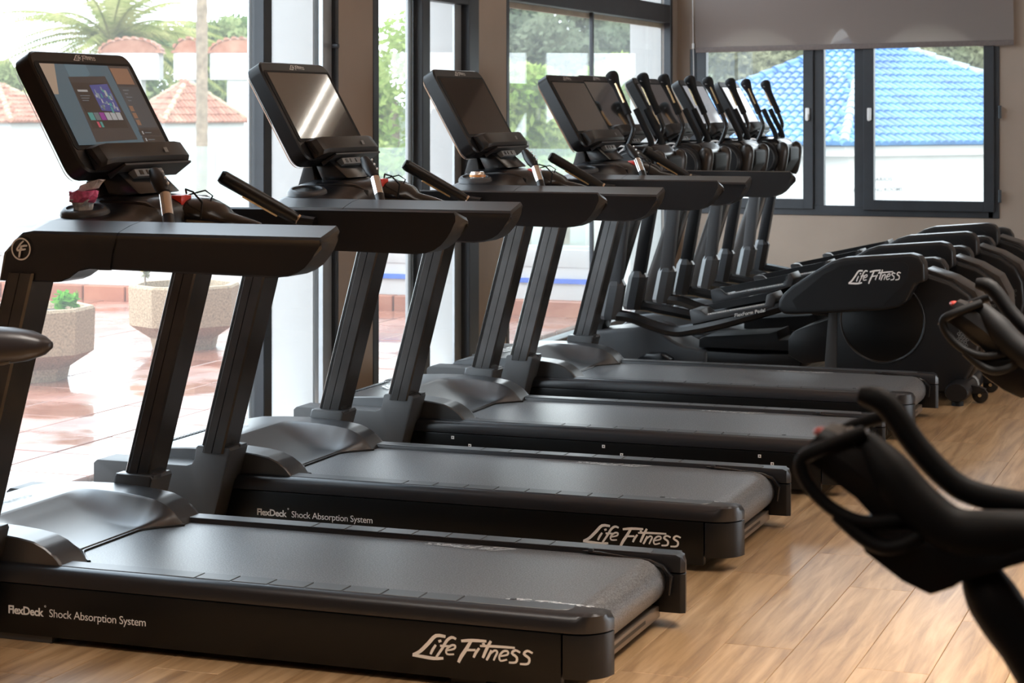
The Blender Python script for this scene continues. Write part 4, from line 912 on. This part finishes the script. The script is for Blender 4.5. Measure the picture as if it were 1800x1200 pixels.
# planters
def foliage(name, parent, m, blobs, n, size, seed, flat=.0):
    rnd = random.Random(seed); vs, fs = [], []
    for (c, r) in blobs:
        for _ in range(n):
            a = Vector((rnd.gauss(0, 1), rnd.gauss(0, 1), rnd.gauss(0, 1))).normalized() * (rnd.random() ** .45)
            p = Vector((c[0] + a.x * r[0], c[1] + a.y * r[1], c[2] + a.z * r[2]))
            d = Vector((rnd.gauss(0, 1), rnd.gauss(0, 1), rnd.gauss(0, .8))).normalized(); e = d.cross(Vector((rnd.gauss(0, 1), rnd.gauss(0, 1), rnd.gauss(0, 1)))).normalized()
            s = size * (.6 + rnd.random() * .8); o = len(vs)
            vs += [p - d * s, p + e * s * .45, p + d * s, p - e * s * .45]; fs.append((o, o + 1, o + 2, o + 3))
    mb = MB(); mb.add(vs, fs); o = mb.build(name, m, parent, smooth=False); o['kind'] = 'stuff'; return o
def leafmat(name, c0, c1, sc=.5, c2=None):
    m = bpy.data.materials.new(name); m.use_nodes = True; nt = m.node_tree; nt.nodes.clear(); N = nt.nodes.new; L = nt.links.new
    out = N('ShaderNodeOutputMaterial'); mx = N('ShaderNodeMixShader'); d = N('ShaderNodeBsdfDiffuse'); t = N('ShaderNodeBsdfTranslucent'); geo = N('ShaderNodeNewGeometry')
    n = N('ShaderNodeTexNoise'); n.inputs['Scale'].default_value = sc; n.inputs['Detail'].default_value = 6; r = N('ShaderNodeValToRGB'); r.color_ramp.elements[0].position = .35; r.color_ramp.elements[1].position = .65
    r.color_ramp.elements[0].color = (*c0, 1); r.color_ramp.elements[1].color = (*c1, 1)
    L(geo.outputs['Position'], n.inputs['Vector']); L(n.outputs['Fac'], r.inputs['Fac']); L(r.outputs['Color'], d.inputs['Color']); L(r.outputs['Color'], t.inputs['Color'])
    mx.inputs[0].default_value = .4; L(d.outputs[0], mx.inputs[1]); L(t.outputs[0], mx.inputs[2]); L(mx.outputs[0], out.inputs[0]); return m
LIME = leafmat('lime_leaves', (0.157, 0.253, 0.0421), (0.397, 0.445, 0.157), .7); MIDL = leafmat('mid_leaves', (0.0903, 0.15, 0.0482), (0.289, 0.325, 0.144), .35)
DARKL = leafmat('dark_leaves', (0.0602, 0.0903, 0.0542), (0.181, 0.205, 0.132), .22); OLIVE = leafmat('olive_leaves', (0.132, 0.144, 0.0783), (0.313, 0.301, 0.181), .4); PALML = leafmat('palm_leaves', (0.157, 0.193, 0.0421), (0.397, 0.373, 0.157), 1.0)
BARK = mat('bark', (0.211, 0.155, 0.105), .9, var=.3, vscale=6, bump=.5, bscale=20)
def planter(label, loc, rz):
    t = thing('concrete_planter', label, 'planter', loc, rz, 'concrete planters on the terrace')
    def oct_(r, z): return [(r * math.cos(math.pi / 8 + k * math.pi / 4), r * math.sin(math.pi / 8 + k * math.pi / 4), z) for k in range(8)]
    MB().loft([oct_(.20, -.018), oct_(.215, .05), oct_(.345, .135), oct_(.352, .37), oct_(.342, .385), oct_(.30, .385), oct_(.29, .32), oct_(.05, .32)]).build('bowl', STONE, t, ang=25, bevel=0)
    MB().cyl((0, 0, .335), .285, .02, 'z', 8).build('soil', SOIL, t)
    return t
p1 = planter('octagonal pebbled planter with a low leafy green plant, nearer the glass', (-6.47, 9.82, 0), .15)
foliage('leafy_plant', p1, leafmat('bright_leaves', (0.0722, 0.271, 0.0241), (0.181, 0.421, 0.0602), 9), [((.22, -.02, .42), (.075, .08, .06))], 90, .035, 5)
p2 = planter('octagonal pebbled planter with a thin lemon sapling, farther along the terrace', (-6.41, 11.44, 0), .3)
MB().tube([(-.23, -.08, .32), (-.232, -.08, .42), (-.225, -.08, .50)], .006, 6).build('stem', BARK, p2)
foliage('sapling_leaves', p2, OLIVE, [((-.225, -.08, .47), (.03, .03, .05))], 40, .018, 6)
MB().ball((-.245, -.10, .478), .014, 10, 6).build('lemon', mat('lemon', (.85, .7, .05), .4, var=.05, vscale=30), p2)

# tiled roofs: half-round tiles laid face by face
def halfpipe(w, l, th=.0):
    vs = []; n = 6
    for y, r in ((0, w * .54), (l * 1.12, w * .44)):
        for k in range(n + 1):
            a = math.pi * k / n; vs.append((r * math.cos(a), y, r * 1.0 * math.sin(a) + (.012 if y == 0 else 0)))
    fs = [(k, k + 1, n + 1 + k + 1, n + 1 + k) for k in range(n)] + [tuple(range(n + 1))]
    mb = MB(); mb.add(vs, fs); return mb
def roof_face(parent, A, B, P, m, w, l, quota, see=lambda q: True):
    A, B, P = Vector(A), Vector(B), Vector(P); e = (B - A); Ln = e.length; e.normalize(); nrm = e.cross(P - A).normalized()
    if nrm.z < 0: nrm = -nrm
    up = nrm.cross(e).normalized()
    if up.z < 0: up = -up
    hp = (P - A).dot(up); xp = (P - A).dot(e)
    tile = halfpipe(w, l).mesh('roof_tile', ang=50); tile.materials.append(m); rest = MB(); cnt = 0
    pan = MB(); pan.add([A - nrm * .03, B - nrm * .03, P - nrm * .03], [(0, 1, 2)]); pan.build('roof_deck', m, parent, smooth=False)
    base = halfpipe(w, l)
    for r in range(int(hp / l) + 1):
        y = r * l; f = y / hp; x0, x1 = xp * f, Ln + (xp - Ln) * f
        k0, k1 = math.ceil(x0 / w), math.floor(x1 / w)
        for k in range(k0, k1 + 1):
            M = Matrix((e, up, nrm)).transposed().to_4x4(); M.translation = A + e * (k * w) + up * (y - .06) + nrm * (random.random() * .008)
            if see(M.translation) and cnt < quota:
                o = link('roof_tile', tile, parent); o.matrix_local = M; cnt += 1
            else: rest.add([M @ Vector(v) for v in base.v], base.f)
    if rest.v:
        o = rest.build('roof_tiles', m, parent, ang=50); o['kind'] = 'stuff'
    return cnt
def ridge(parent, A, B, m, w=.10, l=.35):
    A, B = Vector(A), Vector(B); d = (B - A); L = d.length; d.normalize(); s = d.cross(Vector((0, 0, 1))).normalized(); u = s.cross(d)
    mb = MB(); hp = halfpipe(w * 2, l); n = int(L / l)
    for k in range(n):
        M = Matrix((s, d, u)).transposed().to_4x4(); M.translation = A + d * (k * l) + u * .03; mb.add([M @ Vector(v) for v in hp.v], hp.f)
    mb.build('ridge_tiles', m, parent, ang=50)['kind'] = 'stuff'
def px_of(p):
    s_, c_ = math.sin(PSI), math.cos(PSI); return 900 + 3621.87 * (p.x * c_ + p.y * s_) / (-p.x * s_ + p.y * c_)
bh = thing('blue_roofed_building', 'white building with a bright blue barrel-tiled hip roof outside the far window', 'building')
A_, C_, L_, R_ = (-7.76, 41.9, 2.95), (-7.01, 35.78, .86), (-11.6, 36.23, .86), (-1.76, 41.98, .86)
n1 = roof_face(bh, C_, R_, A_, BLUET, .172, .33, 190, lambda p: 1440 < px_of(p) < 1745)
n2 = roof_face(bh, L_, C_, A_, BLUET, .172, .33, 109, lambda p: 1330 < px_of(p) < 1520)
RID = mat('weathered_ridge', (0.24, 0.293, 0.33), .6, var=.4, vscale=8)
ridge(bh, C_, A_, RID, .09); ridge(bh, L_, A_, BLUET, .1); ridge(bh, R_, A_, RID, .1)
MB().add([(-7.01, 35.9, z) for z in (.66, .84)] + [(-11.5, 36.33, z) for z in (.66, .84)] + [(-8.2, 47.5, z) for z in (.66, .84)] + [(-1.9, 41.98, z) for z in (.66, .84)], [(0, 2, 3, 1), (2, 4, 5, 3), (4, 6, 7, 5), (6, 0, 1, 7), (0, 2, 4, 6), (1, 3, 5, 7)]).build('eave_cornice', WHITEW, bh, smooth=False)
wl_ = [(-7.0, 36.2), (-11.3, 36.62), (-8.2, 47), (-2.2, 41.88)]
wallb = MB().prism([(x, y) for x, y in wl_], -2, .68, 'z').build('wall', WHITEW, bh, smooth=False)
dW = Vector((4.8, 5.68, 0)).normalized()
SIGN = mat('grey_lettering', (.10, .10, .10), .6, var=.05, vscale=20)
for txt, s0, w, z in (('VESTUARIOS', .19, .79, .205), ('CHANGING ROOMS', .09, 1.12, .02)):
    tx = text_mesh(txt, 1.0, bold=.012); xa, xb, ya, yb = text_size(tx); kx = w / (xb - xa)
    og = Vector((-7.0, 36.2, z)) + dW * s0
    decal('lettering', tx, SIGN, wallb, og, dW * kx, (0, 0, .098), .006)

def house(label, F, Lc, Rc, Bk, P, wall_z, q, quota):
    t = thing('white_house', label, 'house')
    roof_face(t, F, Rc, P, TERRA, .17, .30, quota, lambda p: -20 < px_of(p) < 445); roof_face(t, Lc, F, P, TERRA, .17, .30, quota, lambda p: -20 < px_of(p) < 445)
    for c in (F, Lc, Rc): ridge(t, c, P, mat('pale_ridge', (0.33, 0.224, 0.138), .7, var=.3, vscale=5), .09)
    ctr = (Vector(F) + Vector(Lc) + Vector(Rc) + Vector(Bk)) / 4
    cs = [ctr + (Vector(p) - ctr) * .93 for p in (F, Rc, Bk, Lc)]
    w = MB().prism([(p.x, p.y) for p in cs], -2, F[2] - .02, 'z').build('wall', WHITEW, t, smooth=False)
    return t, cs, w
h2, cs2, w2 = house('small white house with a terracotta pyramid roof, seen right of the first console', (-29.77, 51.91, 1.12), (-31.92, 53.25, 1.12), (-28.88, 55.43, 1.12), (-31.03, 56.77, 1.12), (-30.40, 54.34, 2.30), 0, 0, 140)
a_, b_ = cs2[0], cs2[1]; dr = (b_ - a_).normalized(); nn = Vector((dr.y, -dr.x, 0))
pw_ = MB().add([a_ + dr * s + nn * .03 + Vector((0, 0, z)) for s, z in ((2.1, -1.55), (2.75, -1.55), (2.75, -.65), (2.1, -.65))], [(0, 1, 2, 3)]).build('window', mat('far_pane', (.42, .55, .62), .15, var=.05, vscale=3), w2, smooth=False)
h1, cs1, w1 = house('white house with a terracotta hip roof at the left picture edge', (-33.85, 50.4, 1.12), (-38.2, 52.6, 1.12), (-33.6, 53.6, 1.12), (-37.9, 55.6, 1.12), (-36.15, 53.1, 2.22), 0, 0, 140)
gt = thing('garden_gate', 'pale garden gate with a small handle beside the white house outside', 'gate', (-19.1, 32.6, -1.9)); gt.rotation_euler = (0, 0, PSI)
MB().box(-1.6, -.1, -.03, .03, 0, 2.0).build('gate_leaf', mat('gate_cream', (0.459, 0.434, 0.372), .7, var=.05, vscale=3), gt, bevel=.02); MB().box(-.02, .10, -.05, .05, 0, 2.05).build('gate_post', mat('gate_post_green', (.16, .22, .19), .6, var=.1, vscale=5), gt, bevel=.01)
MB().tube([(-.2, -.04, 1.1), (-.2, -.09, 1.1), (-.33, -.09, 1.1)], .015, 6).build('gate_handle', GREYP, gt)
# reflections in the window glass, built as solid tile-capped shapes
def reflection(label, loc, w, rz):
    t = thing('solid_reflection', label, 'reflection', loc, rz, 'glass reflections built as solid shapes')
    MB().box(-w / 2, w / 2, -.5, .5, 0, .88).build('block', WHITEW, t, smooth=False); MB().box(-w * .2, w * .2, -.4, .4, -4.3, 0).build('pier', WHITEW, t, smooth=False)
    n = max(6, int(w / .16)); h = .46
    tile = halfpipe(.17, 1.02).mesh('roof_tile', ang=50); tile.materials.append(TERRA)
    for k in range(n + 1):
        a = math.pi * k / n; o = link('roof_tile', tile, t); x, z = -w / 2 * math.cos(a), .86 + h * math.sin(a)
        o.location = (x, -.55, z); o.rotation_euler = (0, math.atan2(-h * math.cos(a), w / 2 * math.sin(a) + 1e-6) if 0 < k < n else (0), 0)
    MB().prism([(-w / 2 * math.cos(math.pi * k / n), .86 + h * math.sin(math.pi * k / n)) for k in range(n + 1)], -.5, .48).build('cap', TERRA, t, ang=20)
reflection('wide white turret with a rounded tiled cap, left of the narrow one', (-35.28, 59.47, 2.47), 1.9, PSI); reflection('narrow white turret with a rounded tiled cap', (-33.47, 60.14, 2.47), .95, PSI)
reflection('wide white turret with a rounded tiled cap, right of the narrow one', (-31.95, 60.7, 2.47), 1.8, PSI)
# palms
pt = thing('palm_tree', 'bushy palm with arching yellow-green fronds above the tiled roofs', 'palm', (-44.9, 74.0, -1.9))
MB().tube([(0, 0, 0), (.1, 0, 3), (0, 0, 6.2)], [.3, .24, .28], 12).build('trunk', BARK, pt)
rnd = random.Random(4)
for k in range(46):
    az_ = 2 * math.pi * k / 46 * 3.3 + rnd.random(); el = math.radians(rnd.uniform(-5, 80)); Lf = rnd.uniform(4.2, 5.6); mb = MB(); pts = []
    hd = Vector((math.cos(az_), math.sin(az_), 0))
    for q in range(15):
        f = q / 14; pts.append(Vector((0, 0, 6.2)) + hd * (Lf * f * math.cos(el) * (1 + .1 * f)) + Vector((0, 0, Lf * f * math.sin(el) - 2.6 * f * f * (1.1 - .5 * math.sin(el)))))
    mb.tube(pts, [.05 * (1 - f_ / 15) + .012 for f_ in range(15)], 4)
    sd = hd.cross(Vector((0, 0, 1)))
    for q in range(34):
        f = .12 + .86 * q / 33; i = min(13, int(f * 14)); p = pts[i].lerp(pts[i + 1], f * 14 - i); tg = (pts[i + 1] - pts[i]).normalized(); ll = .75 * math.sin(math.pi * min(1, f * .85 + .12)) + .12
        for s in (-1, 1):
            dl = (sd * s * .75 + tg * .6 + Vector((0, 0, -.25 - rnd.random() * .25))).normalized(); wd = tg * .065; o = len(mb.v)
            mb.v += [tuple(p - wd), tuple(p + wd), tuple(p + dl * ll)]; mb.f.append((o, o + 1, o + 2))
    mb.build('frond', PALML, pt, smooth=False)
tp = thing('tall_palm', 'tall palm whose bare trunk rises past the top of the window', 'palm', (-24.35, 44.31, -1.9))
rr_ = [.135 + .012 * (k % 2) for k in range(44)]
MB().tube([(0, 0, k * .2) for k in range(44)], rr_, 12).build('trunk', BARK, tp, ang=20)
for k in range(9):
    a = k * .7; MB().tube([(0, 0, 8.6), (math.cos(a) * .9, math.sin(a) * .9, 9.3), (math.cos(a) * 2.2, math.sin(a) * 2.2, 8.9)], [.06, .12, .02], 4, flat=.3).build('frond', PALML, tp)
def tree(label, loc, r, m, seed, n=1500, size=.16, name='leafy_tree'):
    t = thing(name, label, 'tree', (loc[0], loc[1], -1.9), 0); rnd = random.Random(seed); h = loc[2] + 1.9
    MB().tube([(0, 0, 0), (.1, 0, h * .5), (0, .1, h)], [.22, .17, .1], 8).build('trunk', BARK, t)
    bl_ = [((rnd.uniform(-.75, .75) * r, rnd.uniform(-.6, .6) * r, h + rnd.uniform(-.75, .7) * r), (r * rnd.uniform(.3, .5),) * 2 + (r * rnd.uniform(.28, .42),)) for _ in range(9)] + [((0, 0, h), (r * .6, r * .6, r * .6))]
    foliage('foliage', t, m, bl_, n // 10 * 2, size, seed)
    return t
tree('bright lime-green tree seen through the middle window', (-22.81, 52.34, 1.7), 2.4, LIME, 21, 4200, .13)
tree('yellow-green tree at the left of the right-hand window opening', (-15.7, 43.2, 1.2), 1.75, LIME, 22, 4200, .12)
tree('yellow-green tree at the middle of the right-hand window opening', (-16.8, 49.2, 1.2), 1.9, LIME, 23, 4200, .13)
tree('pale green tree beside the outer wall edge of the right-hand window', (-16.6, 55.0, 1.0), 1.8, LIME, 24, 3600, .13)
tree('leafy green tree behind the first window post', (-29.64, 63.68, 2.4), 2.6, MIDL, 25, 3000, .16)
for k, (lc, r, m, lb) in enumerate((((-35.97, 97.58, 4.9), 3.6, DARKL, 'dusky hillside tree at the left of the right-hand window'), ((-38.99, 112.45, 5.3), 4.1, DARKL, 'dusky hillside tree, tallest in the right-hand window'),
        ((-41.13, 127.65, 5.0), 4.6, DARKL, 'dusky hillside tree right of the tallest one'), ((-43.04, 142.95, 4.9), 4.6, DARKL, 'dusky hillside tree by the outer wall edge'), ((-18.4, 73.2, 2.4), 2.2, OLIVE, 'grey-green tree left of the blue roof'),
        ((-17.9, 78.7, 3.3), 2.4, OLIVE, 'grey-green tree just behind the left slope of the blue roof'), ((-11.6, 75.7, 3.2), 2.0, OLIVE, 'olive tree behind the right slope of the blue roof'), ((-8.80, 67.1, 3.1), 1.9, OLIVE, 'olive tree at the right end of the far window'),
        ((-47.3, 89.2, 4.0), 3.0, MIDL, 'green tree right of the bare palm trunk'), ((-56.5, 99.0, 2.6), 3.2, MIDL, 'green tree behind the narrow turret'), ((-57.5, 85.4, 1.6), 2.4, MIDL, 'green tree above the roof at the left edge'),
        ((-63.3, 99.2, 1.8), 3.4, MIDL, 'green tree below the palm fronds'), ((-53.0, 106.2, 4.6), 3.6, MIDL, 'green tree behind the first window frame'))):
    tree(lb, lc, r, m, 40 + k, 3600, .05 * r + .06)
# hillside behind
hv, hf = [], []
nx, ny = 60, 10
for j in range(ny):
    for i in range(nx):
        x = -150 + 190 * i / (nx - 1); y = 125 + 90 * j / (ny - 1); top = 7.2 * (1 / (1 + math.exp(-(x + 66) / 5)))
        hv.append((x, y, -2.1 + (2 + top) * min(1, j / 5) + 1.2 * mnoise.noise(Vector((x * .08, y * .08, 0))) * min(1, j / 3)))
for j in range(ny - 1):
    for i in range(nx - 1): hf.append((j * nx + i, j * nx + i + 1, (j + 1) * nx + i + 1, (j + 1) * nx + i))
hmat = leafmat('hill_scrub', (0.0963, 0.126, 0.0722), (0.241, 0.265, 0.169), .25)
struct(MB().add(hv, hf).build('hill', hmat, ang=80))
